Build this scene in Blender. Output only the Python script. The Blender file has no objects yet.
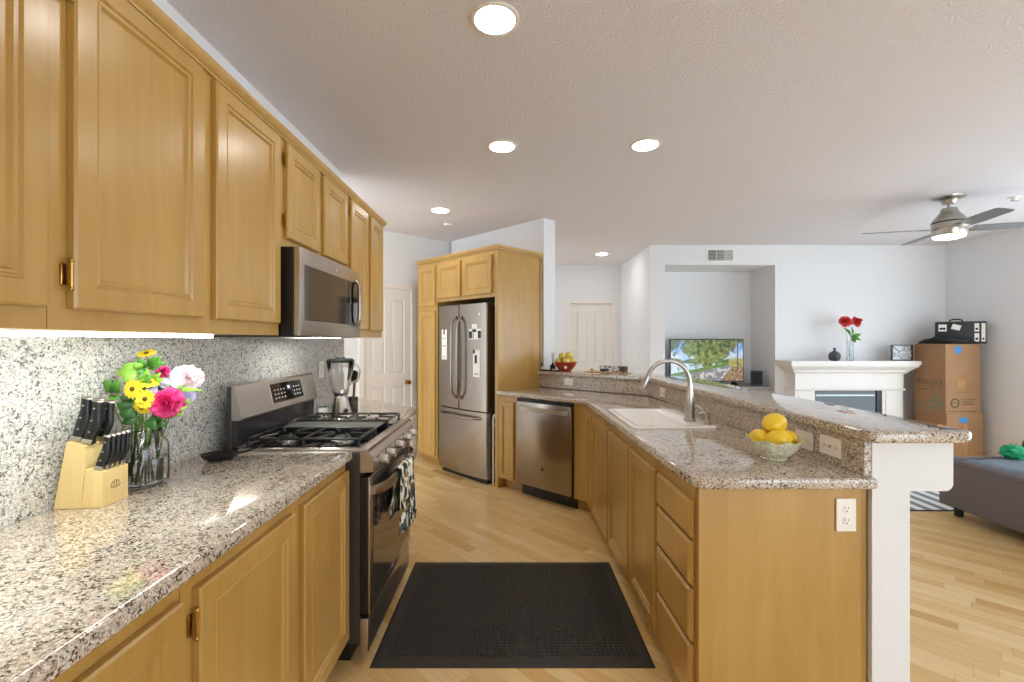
import bpy, bmesh, math, random
from mathutils import Vector, Matrix, noise
R = math.radians
PI = math.pi
C = bpy.context.scene.collection
random.seed(7)

# ------------------------------------------------------------ camera, world, exposure
cam_d = bpy.data.cameras.new('camera')
cam = bpy.data.objects.new('camera', cam_d)
C.objects.link(cam)
cam_d.sensor_width = 36.0
cam_d.lens = 16.0
cam_d.clip_start = 0.02
cam.location = (0, 0, 1.38)
cam.rotation_euler = (R(90), 0, 0)
bpy.context.scene.camera = cam

world = bpy.data.worlds.new('world')
bpy.context.scene.world = world
world.use_nodes = True
world.node_tree.nodes['Background'].inputs[0].default_value = (0.78, 0.90, 1.0, 1)
world.node_tree.nodes['Background'].inputs[1].default_value = 3.6

vs = bpy.context.scene.view_settings
vs.view_transform = 'Standard'
vs.look = 'None'
vs.exposure = 0.53
vs.gamma = 1.0
vs.use_curve_mapping = False
cy = bpy.context.scene.cycles
cy.use_denoising = True
cy.max_bounces = 10
cy.diffuse_bounces = 8
cy.glossy_bounces = 5
cy.transmission_bounces = 8
cy.caustics_reflective = False
cy.caustics_refractive = False
cy.sample_clamp_indirect = 6.0

LAMP = 44.0      # radiance of the recessed lamps
STRIP = 19.0     # radiance of the strip under the wall cabinets
ZC = 2.66        # ceiling height

# ------------------------------------------------------------ materials
def lin(h):
    h = h.lstrip('#')
    v = [int(h[i:i + 2], 16) / 255 for i in (0, 2, 4)]
    return tuple((c / 12.92 if c <= .04045 else ((c + .055) / 1.055) ** 2.4) for c in v) + (1,)

def newmat(name):
    m = bpy.data.materials.new(name)
    m.use_nodes = True
    nt = m.node_tree
    return m, nt, nt.nodes['Principled BSDF']

def N(nt, typ, **kw):
    n = nt.nodes.new(typ)
    for k, v in kw.items():
        if k.startswith('i_'):
            n.inputs[k[2:].replace('_', ' ')].default_value = v
        else:
            setattr(n, k, v)
    return n

def L(nt, a, b):
    nt.links.new(a, b)

def ramp(nt, fac, stops, interp='LINEAR'):
    r = nt.nodes.new('ShaderNodeValToRGB')
    r.color_ramp.interpolation = interp
    e = r.color_ramp.elements
    while len(e) < len(stops):
        e.new(0.5)
    for i, (p, c) in enumerate(stops):
        e[i].position = p
        e[i].color = lin(c) if isinstance(c, str) else c
    L(nt, fac, r.inputs[0])
    return r

def coords(nt, scale=(1, 1, 1), rot=(0, 0, 0), loc=(0, 0, 0)):
    t = nt.nodes.new('ShaderNodeTexCoord')
    mp = nt.nodes.new('ShaderNodeMapping')
    mp.inputs['Scale'].default_value = scale
    mp.inputs['Rotation'].default_value = rot
    mp.inputs['Location'].default_value = loc
    L(nt, t.outputs['Object'], mp.inputs[0])
    return mp.outputs[0]

def bump(nt, bsdf, height, strength, dist=0.002):
    b = nt.nodes.new('ShaderNodeBump')
    b.inputs['Strength'].default_value = strength
    b.inputs['Distance'].default_value = dist
    L(nt, height, b.inputs['Height'])
    L(nt, b.outputs[0], bsdf.inputs['Normal'])

def plain(name, col, rough=.5, metal=0., spec=.5, emit=None, es=1., coat=0., var=0.0, vscale=40):
    m, nt, b = newmat(name)
    c = lin(col) if isinstance(col, str) else col
    b.inputs['Base Color'].default_value = c
    b.inputs['Roughness'].default_value = rough
    b.inputs['Metallic'].default_value = metal
    b.inputs['Specular IOR Level'].default_value = spec
    b.inputs['Coat Weight'].default_value = coat
    if emit:
        b.inputs['Emission Color'].default_value = lin(emit) if isinstance(emit, str) else emit
        b.inputs['Emission Strength'].default_value = es
    if var:
        n = N(nt, 'ShaderNodeTexNoise', i_Scale=vscale, i_Detail=3.)
        L(nt, coords(nt), n.inputs[0])
        lo = tuple(max(0, x * (1 - var)) for x in c[:3]) + (1,)
        hi = tuple(min(1, x * (1 + var)) for x in c[:3]) + (1,)
        r = ramp(nt, n.outputs[0], [(.3, lo), (.7, hi)])
        L(nt, r.outputs[0], b.inputs['Base Color'])
    return m

def wood(name, c1, c2, rough=.29, zs=1.3, xs=14., coat=.25):
    m, nt, b = newmat(name)
    n = N(nt, 'ShaderNodeTexNoise', i_Scale=1., i_Detail=5., i_Roughness=.6, i_Distortion=.6)
    L(nt, coords(nt, (xs, xs, zs)), n.inputs[0])
    n2 = N(nt, 'ShaderNodeTexNoise', i_Scale=1., i_Detail=3., i_Roughness=.5)
    L(nt, coords(nt, (2.2, 2.2, 1.6)), n2.inputs[0])
    n3 = N(nt, 'ShaderNodeTexNoise', i_Scale=1., i_Detail=2.)
    L(nt, coords(nt, (160, 160, 8)), n3.inputs[0])
    a = N(nt, 'ShaderNodeMath', operation='ADD')
    L(nt, n.outputs[0], a.inputs[0]); L(nt, n2.outputs[0], a.inputs[1])
    h = N(nt, 'ShaderNodeMath', operation='MULTIPLY_ADD')
    h.inputs[1].default_value = .22
    L(nt, n3.outputs[0], h.inputs[0]); L(nt, a.outputs[0], h.inputs[2])
    h2 = N(nt, 'ShaderNodeMath', operation='MULTIPLY')
    h2.inputs[1].default_value = .45
    L(nt, h.outputs[0], h2.inputs[0])
    r = ramp(nt, h2.outputs[0], [(.34, c1), (.66, c2)])
    L(nt, r.outputs[0], b.inputs['Base Color'])
    b.inputs['Roughness'].default_value = rough
    b.inputs['Coat Weight'].default_value = coat
    b.inputs['Coat Roughness'].default_value = .2
    return m

def granite(name, stops, scale=105., rough=.12):
    m, nt, b = newmat(name)
    co = coords(nt)
    nn = N(nt, 'ShaderNodeTexNoise', i_Scale=60., i_Detail=2.)
    L(nt, co, nn.inputs[0])
    mixv = N(nt, 'ShaderNodeMix', data_type='VECTOR')
    mixv.inputs[0].default_value = .012
    L(nt, co, mixv.inputs[4]); L(nt, nn.outputs[1], mixv.inputs[5])
    v = N(nt, 'ShaderNodeTexVoronoi', i_Scale=scale, i_Randomness=1.)
    L(nt, mixv.outputs[1], v.inputs['Vector'])
    sep = nt.nodes.new('ShaderNodeSeparateColor')
    L(nt, v.outputs['Color'], sep.inputs[0])
    # clusters: push some neighbourhoods towards dark or light grains
    big = N(nt, 'ShaderNodeTexNoise', i_Scale=38., i_Detail=2.)
    L(nt, co, big.inputs[0])
    k = N(nt, 'ShaderNodeMath', operation='MULTIPLY_ADD')
    k.inputs[1].default_value = .9; k.inputs[2].default_value = -.45
    L(nt, big.outputs[0], k.inputs[0])
    s = N(nt, 'ShaderNodeMath', operation='ADD', use_clamp=True)
    L(nt, sep.outputs[0], s.inputs[0]); L(nt, k.outputs[0], s.inputs[1])
    r = ramp(nt, s.outputs[0], stops, 'CONSTANT')
    # small flecks
    v2 = N(nt, 'ShaderNodeTexVoronoi', i_Scale=scale * 2.3)
    L(nt, co, v2.inputs['Vector'])
    sep2 = nt.nodes.new('ShaderNodeSeparateColor')
    L(nt, v2.outputs['Color'], sep2.inputs[0])
    r2 = ramp(nt, sep2.outputs[1], [(0, (1, 1, 1, 1)), (.8, (.55, .5, .48, 1)), (.93, (.2, .17, .16, 1))], 'CONSTANT')
    mx = N(nt, 'ShaderNodeMix', data_type='RGBA', blend_type='MULTIPLY')
    mx.inputs[0].default_value = .8
    L(nt, r.outputs[0], mx.inputs[6]); L(nt, r2.outputs[0], mx.inputs[7])
    L(nt, mx.outputs[2], b.inputs['Base Color'])
    b.inputs['Roughness'].default_value = rough
    return m

def steel(name, col, rough=.3, axis='z', metal=1.):
    m, nt, b = newmat(name)
    sc = {'z': (220, 220, 3), 'x': (3, 220, 220), 'y': (220, 3, 220)}[axis]
    n = N(nt, 'ShaderNodeTexNoise', i_Scale=1., i_Detail=3.)
    L(nt, coords(nt, sc), n.inputs[0])
    c = lin(col)
    r = ramp(nt, n.outputs[0], [(.3, tuple(x * .93 for x in c[:3]) + (1,)), (.7, tuple(min(1, x * 1.05) for x in c[:3]) + (1,))])
    L(nt, r.outputs[0], b.inputs['Base Color'])
    b.inputs['Metallic'].default_value = metal
    b.inputs['Roughness'].default_value = rough
    bump(nt, b, n.outputs[0], .06, .001)
    return m

def glass(name, tint=(1, 1, 1, 1), rough=0.0, ior=1.45):
    m, nt, b = newmat(name)
    b.inputs['Base Color'].default_value = tint
    b.inputs['Transmission Weight'].default_value = 1.
    b.inputs['Roughness'].default_value = rough
    b.inputs['IOR'].default_value = ior
    return m

def plaster(name, col, scale=120., strength=.25, dist=.004, rough=.85):
    m, nt, b = newmat(name)
    b.inputs['Base Color'].default_value = lin(col)
    b.inputs['Roughness'].default_value = rough
    b.inputs['Specular IOR Level'].default_value = .2
    n = N(nt, 'ShaderNodeTexNoise', i_Scale=scale, i_Detail=4., i_Roughness=.6)
    L(nt, coords(nt), n.inputs[0])
    r = ramp(nt, n.outputs[0], [(.42, (0, 0, 0, 1)), (.62, (1, 1, 1, 1))])
    bump(nt, b, r.outputs[0], strength, dist)
    return m

def planks(name):
    m, nt, b = newmat(name)
    co = coords(nt, (1, 1, 1), (0, 0, R(45)))
    sep = nt.nodes.new('ShaderNodeSeparateXYZ')
    L(nt, co, sep.inputs[0])
    def mth(op, a, bb=None, c=None):
        n = nt.nodes.new('ShaderNodeMath'); n.operation = op
        for i, x in enumerate((a, bb, c)):
            if x is None: continue
            if isinstance(x, (int, float)): n.inputs[i].default_value = x
            else: L(nt, x, n.inputs[i])
        return n.outputs[0]
    W, LEN = .076, .48
    vv = mth('DIVIDE', sep.outputs[1], W)
    row = mth('FLOOR', vv)
    wn = N(nt, 'ShaderNodeTexWhiteNoise', noise_dimensions='1D')
    L(nt, row, wn.inputs['W'])
    uu = mth('ADD', mth('DIVIDE', sep.outputs[0], LEN), mth('MULTIPLY', wn.outputs[0], 7.3))
    colm = mth('FLOOR', uu)
    comb = nt.nodes.new('ShaderNodeCombineXYZ')
    L(nt, row, comb.inputs[0]); L(nt, colm, comb.inputs[1])
    wn2 = N(nt, 'ShaderNodeTexWhiteNoise', noise_dimensions='2D')
    L(nt, comb.outputs[0], wn2.inputs['Vector'])
    r = ramp(nt, wn2.outputs[0], [(0, '#deb87a'), (.25, '#e5c48a'), (.5, '#ebce98'), (.75, '#e2be82'), (.91, '#dcb578'), (.975, '#d2a868'), (.993, '#c39754')])
    # grain
    g = N(nt, 'ShaderNodeTexNoise', i_Scale=1., i_Detail=5., i_Roughness=.6, i_Distortion=.4)
    mp = nt.nodes.new('ShaderNodeMapping')
    mp.inputs['Scale'].default_value = (5, 60, 1)
    L(nt, co, mp.inputs[0])
    va = N(nt, 'ShaderNodeVectorMath', operation='ADD')
    L(nt, mp.outputs[0], va.inputs[0]); L(nt, wn2.outputs[1], va.inputs[1])
    L(nt, va.outputs[0], g.inputs[0])
    gr = ramp(nt, g.outputs[0], [(.3, (.86, .83, .78, 1)), (.65, (1, 1, 1, 1))])
    mx = N(nt, 'ShaderNodeMix', data_type='RGBA', blend_type='MULTIPLY')
    mx.inputs[0].default_value = .9
    L(nt, r.outputs[0], mx.inputs[6]); L(nt, gr.outputs[0], mx.inputs[7])
    # joints
    fv = mth('FRACT', vv); fu = mth('FRACT', uu)
    ev = mth('MINIMUM', fv, mth('SUBTRACT', 1., fv))
    eu = mth('MINIMUM', fu, mth('SUBTRACT', 1., fu))
    j = mth('MINIMUM', mth('MULTIPLY', ev, W), mth('MULTIPLY', eu, LEN))
    jm = mth('LESS_THAN', j, .0009)
    mx2 = N(nt, 'ShaderNodeMix', data_type='RGBA')
    L(nt, mth('MULTIPLY', jm, .45), mx2.inputs[0])
    L(nt, mx.outputs[2], mx2.inputs[6])
    mx2.inputs[7].default_value = lin('#8a6236')
    L(nt, mx2.outputs[2], b.inputs['Base Color'])
    b.inputs['Roughness'].default_value = .27
    b.inputs['Specular IOR Level'].default_value = .45
    return m

MAPLE = wood('honey_maple', '#aa813d', '#c09a56')
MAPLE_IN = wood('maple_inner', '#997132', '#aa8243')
KNIFEWOOD = wood('pale_block_wood', '#d8b878', '#e6cc92', rough=.5, xs=30, zs=3)
GRANITE = granite('speckled_granite', [(0, '#524840'), (.10, '#86786b'), (.20, '#a89a8a'), (.33, '#c5b7a6'), (.50, '#d6cbbc'), (.66, '#c6b8a7'), (.80, '#dfd6ca'), (.94, '#c9ad98')], 225., .05)
_b = GRANITE.node_tree.nodes['Principled BSDF']
_b.inputs['Coat Weight'].default_value = .5; _b.inputs['Coat Roughness'].default_value = .02
GRANITE_WALL = granite('speckled_granite_cool_lit', [(0, '#75726e'), (.08, '#9a9792'), (.18, '#b3b0aa'), (.34, '#c6c3bc'), (.5, '#d4d1ca'), (.68, '#c9c6bf'), (.80, '#dfdcd6'), (.94, '#c6bcb0')], 185., .2)  # counter stone made greyer: cool strip light put into its colour
GRANITE_UP = GRANITE.copy(); GRANITE_UP.name = 'honed_granite'
_b = GRANITE_UP.node_tree.nodes['Principled BSDF']; _b.inputs['Coat Weight'].default_value = 0; _b.inputs['Roughness'].default_value = .3
STEEL = steel('brushed_steel', '#9b9188', .25, 'z')
STEEL_H = steel('brushed_steel_sideways', '#c0b8b0', .33, 'x')
CHROME = plain('polished_chrome', '#d8d6d2', .12, 1.)
NICKEL = plain('brushed_nickel', '#b9b4ac', .28, 1.)
DARKSTEEL = plain('dark_grey_enamel', '#4a4644', .38, .5)
BLACK = plain('satin_black', '#141414', .35)
IRON = plain('cast_iron', '#232324', .3)
BLACKGLASS = plain('black_glass', '#0b0b0c', .06, 0., .6)
SMOKEGLASS = plain('smoked_oven_glass', '#5a4f48', .08, .55, .7)
BRASS = plain('antique_brass', '#c0944c', .28, 1.)
WHITE = plain('white_enamel', '#f6f5f3', .18, coat=.3)
WHITEPAINT = plain('white_semi_gloss_paint', '#eae6e1', .45)
PLATE = plain('white_plastic', '#f0ece6', .4)
CREAMPLATE = plain('cream_plastic', '#efe8dc', .4)
WALL = plaster('white_wall_plaster', '#e6e7e9', 90., .12, .003)
CEIL = plaster('textured_ceiling', '#e9e5e8', 85., .55, .006)
FLOOR = planks('maple_planks')
RUBBER = plain('black_rubber', '#37322e', .75)
PAPER = plain('white_paper', '#efe9e2', .7)
CARDBOARD = plain('brown_cardboard', '#a07a58', .8, var=.07, vscale=5)
CARDINK = plain('box_print_ink', '#55503a', .8)
GREENINK = plain('box_print_green', '#5f8a74', .8)
BLUETAPE = plain('blue_tape', '#3f8fd0', .5)
TAPE = plain('tan_packing_tape', '#b18354', .35)
CLOTHBLACK = plain('black_fabric', '#17191c', .75, var=.25, vscale=60)
GREYCLOTH = plain('grey_upholstery', '#6d666a', .9, var=.22, vscale=130)
SLATECLOTH = plain('slate_sheet', '#74808c', .85, var=.12, vscale=20)
LENS = plain('lit_lens', '#ffffff', .4, emit=(1, .965, .93, 1), es=LAMP)
LED = plain('lit_led_strip', '#ffffff', .4, emit=(.90, 1, .98, 1), es=STRIP)

# ------------------------------------------------------------ mesh builder
class MB:
    def __init__(s):
        s.bm = bmesh.new(); s.T = Matrix.Identity(4)
    def at(s, loc=(0, 0, 0), rz=0, rx=0, ry=0):
        s.T = Matrix.Translation(loc) @ Matrix.Rotation(rz, 4, 'Z') @ Matrix.Rotation(ry, 4, 'Y') @ Matrix.Rotation(rx, 4, 'X')
        return s
    def v(s, p):
        return s.bm.verts.new(s.T @ Vector(p))
    def face(s, vs):
        try: return s.bm.faces.new(vs)
        except ValueError: return None
    def box(s, x0, y0, z0, x1, y1, z1, bev=0., seg=2):
        p = [s.v((x, y, z)) for z in (z0, z1) for y in (y0, y1) for x in (x0, x1)]
        fs = [s.face([p[i] for i in q]) for q in ((0, 2, 3, 1), (4, 5, 7, 6), (0, 1, 5, 4), (2, 6, 7, 3), (1, 3, 7, 5), (0, 4, 6, 2))]
        if bev > 0:
            es = list({e for f in fs for e in f.edges})
            bmesh.ops.bevel(s.bm, geom=es, offset=bev, segments=seg, profile=.5, affect='EDGES')
        return s
    def loops(s, rings, cap0=True, cap1=True, closed=True):
        R_ = [[s.v(p) for p in r] for r in rings]
        n = len(R_[0])
        for a, b in zip(R_, R_[1:]):
            for i in range(n if closed else n - 1):
                j = (i + 1) % n
                s.face([a[i], a[j], b[j], b[i]])
        if cap0: s.face(R_[0][::-1])
        if cap1: s.face(R_[-1])
        return s
    def lathe(s, prof, n=24, cap0=True, cap1=True, c=(0, 0, 0), wob=None):
        rings = []
        for (r, z) in prof:
            r = max(r, 1e-5)
            rings.append([(c[0] + r * (wob(i / n * 2 * PI, z) if wob else 1) * math.cos(2 * PI * i / n),
                           c[1] + r * (wob(i / n * 2 * PI, z) if wob else 1) * math.sin(2 * PI * i / n), c[2] + z) for i in range(n)])
        return s.loops(rings, cap0, cap1)
    def tube(s, pts, r, n=10, cap=True, flat=1.):
        pts = [Vector(p) for p in pts]
        rs = r if isinstance(r, (list, tuple)) else [r] * len(pts)
        rings = []
        up = None
        for i, p in enumerate(pts):
            d = (pts[min(i + 1, len(pts) - 1)] - pts[max(i - 1, 0)]).normalized()
            if up is None:
                up = Vector((0, 0, 1)) if abs(d.z) < .9 else Vector((1, 0, 0))
            a = d.cross(up).normalized()
            b = a.cross(d).normalized()
            up = b
            rings.append([tuple(p + (a * math.cos(2 * PI * k / n) + b * flat * math.sin(2 * PI * k / n)) * rs[i]) for k in range(n)])
        return s.loops(rings, cap, cap)
    def cyl(s, p0, p1, r0, r1=None, n=16):
        return s.tube([p0, p1], [r0, r0 if r1 is None else r1], n)
    def sphere(s, c, r, nu=16, nv=10, f=None):
        rx, ry, rz_ = r if isinstance(r, (tuple, list)) else (r, r, r)
        rings = []
        for j in range(nv + 1):
            th = -PI / 2 + PI * j / nv
            ring = []
            for i in range(nu):
                ph = 2 * PI * i / nu
                q = Vector((math.cos(th) * math.cos(ph), math.cos(th) * math.sin(ph), math.sin(th)))
                k = f(q) if f else 1.
                e = 1e-4 if j in (0, nv) else 0
                q = Vector((math.cos(ph) * e, math.sin(ph) * e, q.z)) if e else q
                ring.append((c[0] + q.x * rx * k, c[1] + q.y * ry * k, c[2] + q.z * rz_ * k))
            rings.append(ring)
        return s.loops(rings)
    def prism(s, poly, z0, z1):
        return s.loops([[(x, y, z0) for x, y in poly], [(x, y, z1) for x, y in poly]])
    def prism_x(s, poly, x0, x1):          # poly in (y, z)
        return s.loops([[(x0, y, z) for y, z in poly], [(x1, y, z) for y, z in poly]])
    def ring_panel(s, x0, z0, x1, z1, prof, y=0.):   # concentric rectangles facing -y
        rings = []
        for (i, h) in prof:
            rings.append([(x0 + i, y - h, z0 + i), (x1 - i, y - h, z0 + i), (x1 - i, y - h, z1 - i), (x0 + i, y - h, z1 - i)])
        return s.loops(rings)
    def build(s, name, mat, parent=None, smooth=30, loc=None, rz=0):
        bmesh.ops.remove_doubles(s.bm, verts=s.bm.verts, dist=1e-6)
        bmesh.ops.recalc_face_normals(s.bm, faces=s.bm.faces)
        me = bpy.data.meshes.new(name)
        s.bm.to_mesh(me); s.bm.free()
        if smooth:
            me.shade_smooth()
            me.set_sharp_from_angle(angle=R(smooth))
        me.materials.append(mat)
        o = bpy.data.objects.new(name, me)
        C.objects.link(o)
        if parent: o.parent = parent
        if loc: o.location = loc
        if rz: o.rotation_euler.z = rz
        return o

def tag(o, label, cat, group=None):
    o['label'] = label; o['category'] = cat
    if group: o['group'] = group
    return o

def thing(name, label, cat, loc=(0, 0, 0), rz=0., group=None):
    o = bpy.data.objects.new(name, None)
    C.objects.link(o)
    o.empty_display_size = .05
    o.location = loc; o.rotation_euler = (0, 0, rz)
    return tag(o, label, cat, group)

def struct(name, mb, mat, smooth=0, parent=None):
    o = mb.build(name, mat, parent, smooth)
    if parent is None: o['kind'] = 'structure'
    return o

def dup(root, loc=None, rz=None, label=None, group=None):
    r = root.copy(); C.objects.link(r)
    if loc is not None: r.location = loc
    if rz is not None: r.rotation_euler.z = rz
    if label: r['label'] = label
    if group: r['group'] = group
    for ch in list(root.children):
        c = ch.copy(); C.objects.link(c); c.parent = r
        for g in list(ch.children):
            d = g.copy(); C.objects.link(d); d.parent = c
    return r

def text_mesh(name, s, size, mat, parent, loc, rot, ext=.0004):
    cu = bpy.data.curves.new(name, 'FONT')
    cu.body = s; cu.size = size; cu.extrude = ext
    cu.align_x = 'CENTER'; cu.align_y = 'CENTER'
    o = bpy.data.objects.new(name, cu); C.objects.link(o)
    bpy.context.view_layer.update()
    me = bpy.data.meshes.new_from_object(o.evaluated_get(bpy.context.evaluated_depsgraph_get()))
    bpy.data.objects.remove(o)
    me.materials.clear(); me.materials.append(mat)
    o = bpy.data.objects.new(name, me); C.objects.link(o)
    o.parent = parent; o.location = loc; o.rotation_euler = rot
    return o

def offset_poly(poly, d):       # inward offset of a counter-clockwise polygon
    out = []
    n = len(poly)
    for i in range(n):
        p0, p1, p2 = Vector(poly[i - 1]), Vector(poly[i]), Vector(poly[(i + 1) % n])
        e1 = (p1 - p0).normalized(); e2 = (p2 - p1).normalized()
        n1 = Vector((-e1.y, e1.x)); n2 = Vector((-e2.y, e2.x))
        m = (n1 + n2)
        m = m / max(m.dot(n1), .2)
        out.append(tuple(p1 + m * d))
    return out

def round_poly(poly, radii, seg=6):
    out = []
    n = len(poly)
    for i in range(n):
        r = radii[i] if isinstance(radii, (list, tuple)) else radii
        p0, p1, p2 = Vector(poly[i - 1]), Vector(poly[i]), Vector(poly[(i + 1) % n])
        if r <= 0: out.append(tuple(p1)); continue
        a = (p0 - p1).normalized(); b = (p2 - p1).normalized()
        half = a.angle(b) / 2
        d = r / math.tan(half)
        q0, q1 = p1 + a * d, p1 + b * d
        for k in range(seg + 1):
            t = k / seg
            out.append(tuple((1 - t) ** 2 * q0 + 2 * t * (1 - t) * (p1 * .55 + (q0 + q1) * .225) + t * t * q1))
    return out

def ccw(poly):
    a = sum(poly[i - 1][0] * poly[i][1] - poly[i][0] * poly[i - 1][1] for i in range(len(poly)))
    return poly if a > 0 else poly[::-1]

def slab(mb, poly, z0, z1, r=.012, hole=None, seg=4):
    """stone slab with rounded edges and an optional rectangular cut-out"""
    poly = ccw(poly)
    prof = [(r, z0)] + [(r * (1 - math.sin(k / seg * PI / 2)), z0 + r * (1 - math.cos(k / seg * PI / 2))) for k in range(1, seg + 1)]
    prof += [(r * (1 - math.cos(k / seg * PI / 2)), z1 - r * (1 - math.sin(k / seg * PI / 2))) for k in range(0, seg + 1)]
    rings = [[(x, y, z) for x, y in offset_poly(poly, i)] for i, z in prof]
    V = [[mb.v(p) for p in rg] for rg in rings]
    n = len(poly)
    for a, b in zip(V, V[1:]):
        for i in range(n):
            j = (i + 1) % n
            mb.face([a[i], a[j], b[j], b[i]])
    H = []
    if hole:
        H = [[mb.v((x, y, z)) for x, y in hole] for z in (z0, z1)]
        for i in range(len(hole)):
            j = (i + 1) % len(hole)
            mb.face([H[0][i], H[0][j], H[1][j], H[1][i]])
    mb.bm.edges.ensure_lookup_table()
    for ring, h in ((V[0], H[0] if H else None), (V[-1], H[1] if H else None)):
        es = []
        for lp in ([ring] + ([h] if h else [])):
            for i in range(len(lp)):
                e = mb.bm.edges.get((lp[i - 1], lp[i]))
                es.append(e)
        bmesh.ops.triangle_fill(mb.bm, edges=es, use_beauty=True, use_dissolve=False)
    return mb

# ------------------------------------------------------------ the setting
YB, XR, XL, YF = -2.6, 5.78, -1.30, 6.07
struct('floor', MB().box(-3.2, YB, -.05, XR + .2, 8.2, 0), FLOOR)
struct('ceiling', MB().box(-3.2, YB, ZC, XR + .2, 8.2, ZC + .08), CEIL)
struct('wall_left', MB().box(XL - .12, YB, 0, XL, 3.47, ZC), WALL)
struct('wall_hall_left', MB().box(-3.2, 3.47, 0, -3.1, 5.7, ZC).box(-3.2, 7.5, 0, -3.1, 8.2, ZC).box(-3.2, 5.7, 2.3, -3.1, 7.5, ZC), WALL)
struct('added_window_3', MB().box(-3.17, 5.7, 0, -3.13, 5.76, 2.3).box(-3.17, 6.57, 0, -3.13, 6.63, 2.3).box(-3.17, 7.44, 0, -3.13, 7.5, 2.3).box(-3.17, 5.7, 2.24, -3.13, 7.5, 2.3), WHITEPAINT)  # unseen opening added so daylight brightens the hall
# wall with the pantry door, at 45 degrees (Y - X = 6.75), frame x runs to the right
WD = R(45)
def doorwall(mb, x0, x1, z0, z1, t=.12):
    return mb.box(x0, 0, z0, x1, t, z1)
wd_o = (-1.66, 5.09, 0)        # left jamb of the pantry door
mb = MB().at(wd_o, WD)
doorwall(mb, -2.0, 0, 0, ZC); doorwall(mb, .62, 1.34, 0, ZC); doorwall(mb, 0, .62, 2.0, ZC)
struct('wall_pantry', mb, WALL)
# wall behind the refrigerator, ends beside the bar
mb = MB()
q = [(-.78, 5.86), (.33, 4.73), (.46, 4.86), (-.65, 5.99)]
mb.prism(q, 0, ZC)
struct('wall_stub', mb, WALL)
# far wall with the television niche
mb = MB()
mb.box(1.84, YF, 0, 2.04, 7.66, ZC)
mb.box(2.04, YF, 2.394, 3.51, YF + .62, ZC)
mb.box(2.04, YF + .61, 0, 3.51, YF + .71, 2.394)
mb.box(3.51, YF, 0, XR + .2, YF + .71, ZC)
struct('wall_far', mb, WALL)
# hall end wall with its door opening
mb = MB()
HY = 7.66
mb.box(-3.2, HY, 0, .976, HY + .1, ZC); mb.box(1.70, HY, 0, 2.04, HY + .1, ZC); mb.box(.976, HY, 2.02, 1.70, HY + .1, ZC)
struct('wall_hall', mb, WALL)
# right wall with a wide glazed opening nearer than the picture's edge
mb = MB()
mb.box(XR, 4.7, 0, XR + .15, YF + .1, ZC); mb.box(XR, YB, 0, XR + .15, .5, ZC)
mb.box(XR, .5, 2.3, XR + .15, 4.7, ZC)
struct('wall_right', mb, WALL)
mb = MB()
for y in (.5, 2.55, 4.64):
    mb.box(XR + .04, y, 0, XR + .1, y + .06, 2.3)
mb.box(XR + .04, .5, 2.24, XR + .1, 4.7, 2.3); mb.box(XR + .04, .5, 0, XR + .1, 4.7, .06)
struct('window_1', mb, WHITEPAINT)
# wall behind the camera with an unseen opening, added and sized for its fill daylight
mb = MB()
mb.box(-3.2, YB - .1, 0, 1.4, YB, ZC); mb.box(5.4, YB - .1, 0, XR + .2, YB, ZC); mb.box(1.4, YB - .1, 2.4, 5.4, YB, ZC)
struct('wall_back', mb, WALL)
mb = MB()
for x in (1.4, 3.35, 5.34):
    mb.box(x, YB - .08, 0, x + .06, YB - .02, 2.4)
mb.box(1.4, YB - .08, 2.34, 5.4, YB - .02, 2.4)
struct('added_window_2', mb, WHITEPAINT)

# frames of the diagonal dishwasher run (D) and of the peninsula (P): fronts at depth 0
DA = Vector((-.130, 4.270)); RZD = R(-42)
PO2 = Vector((.602, 3.611)); RZP = R(-88.87)
dD = Vector((math.cos(RZD), math.sin(RZD))); nD = Vector((-dD.y, dD.x))
dP = Vector((math.cos(RZP), math.sin(RZP))); nP = Vector((-dP.y, dP.x))
def solve2(n1, c1, n2, c2):
    det = n1.x * n2.y - n1.y * n2.x
    return ((c1 * n2.y - c2 * n1.y) / det, (n1.x * c2 - n2.x * c1) / det)
def bend(vD, vP):  return solve2(nD, DA.dot(nD) + vD, nP, PO2.dot(nP) + vP)
def left(vD, off=.004):  return solve2(nD, DA.dot(nD) + vD, Vector((1, -1)), DA.x - DA.y + off)
def near(vP, Y):   return solve2(nP, PO2.dot(nP) + vP, Vector((0, 1)), Y)
NE = 1.57     # near end of the peninsula

# low wall under the raised bar
struct('wall_peninsula', MB().prism(ccw([near(.600, NE + .1701), near(.730, NE + .1701), bend(.730, .730), left(.730, .012), left(.600, .012), bend(.600, .600)]), 0, 1.036), WALL)
# end of the low wall with its bracket under the overhang
xa_, x0_, x1_ = near(.600, NE)[0], near(.730, NE)[0], near(.880, NE)[0]
br = round_poly([(xa_, 0), (x0_, 0), (x0_, .862), (x1_, .862), (x1_, 1.036), (xa_, 1.036)], [0, 0, .004, .022, 0, 0])
mb = MB(); mb.loops([[(x, NE, z) for x, z in br], [(x, NE + .17, z) for x, z in br]])
struct('wall_peninsula_end', mb, WALL, smooth=30)

# baseboards
struct('baseboard_far', MB().box(3.51, YF - .015, 0, XR, YF, .09, .003), WHITEPAINT)
struct('baseboard_right', MB().box(XR - .015, 4.7, 0, XR, YF, .09, .003), WHITEPAINT)
struct('baseboard_hall', MB().box(1.76, HY - .015, 0, 1.84, HY, .09, .003), WHITEPAINT)
mb = MB().at(wd_o, WD); mb.box(-2.0, -.015, 0, -.07, 0, .09); mb.box(.69, -.015, 0, 1.3, 0, .09)
struct('baseboard_pantry', mb, WHITEPAINT)

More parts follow.
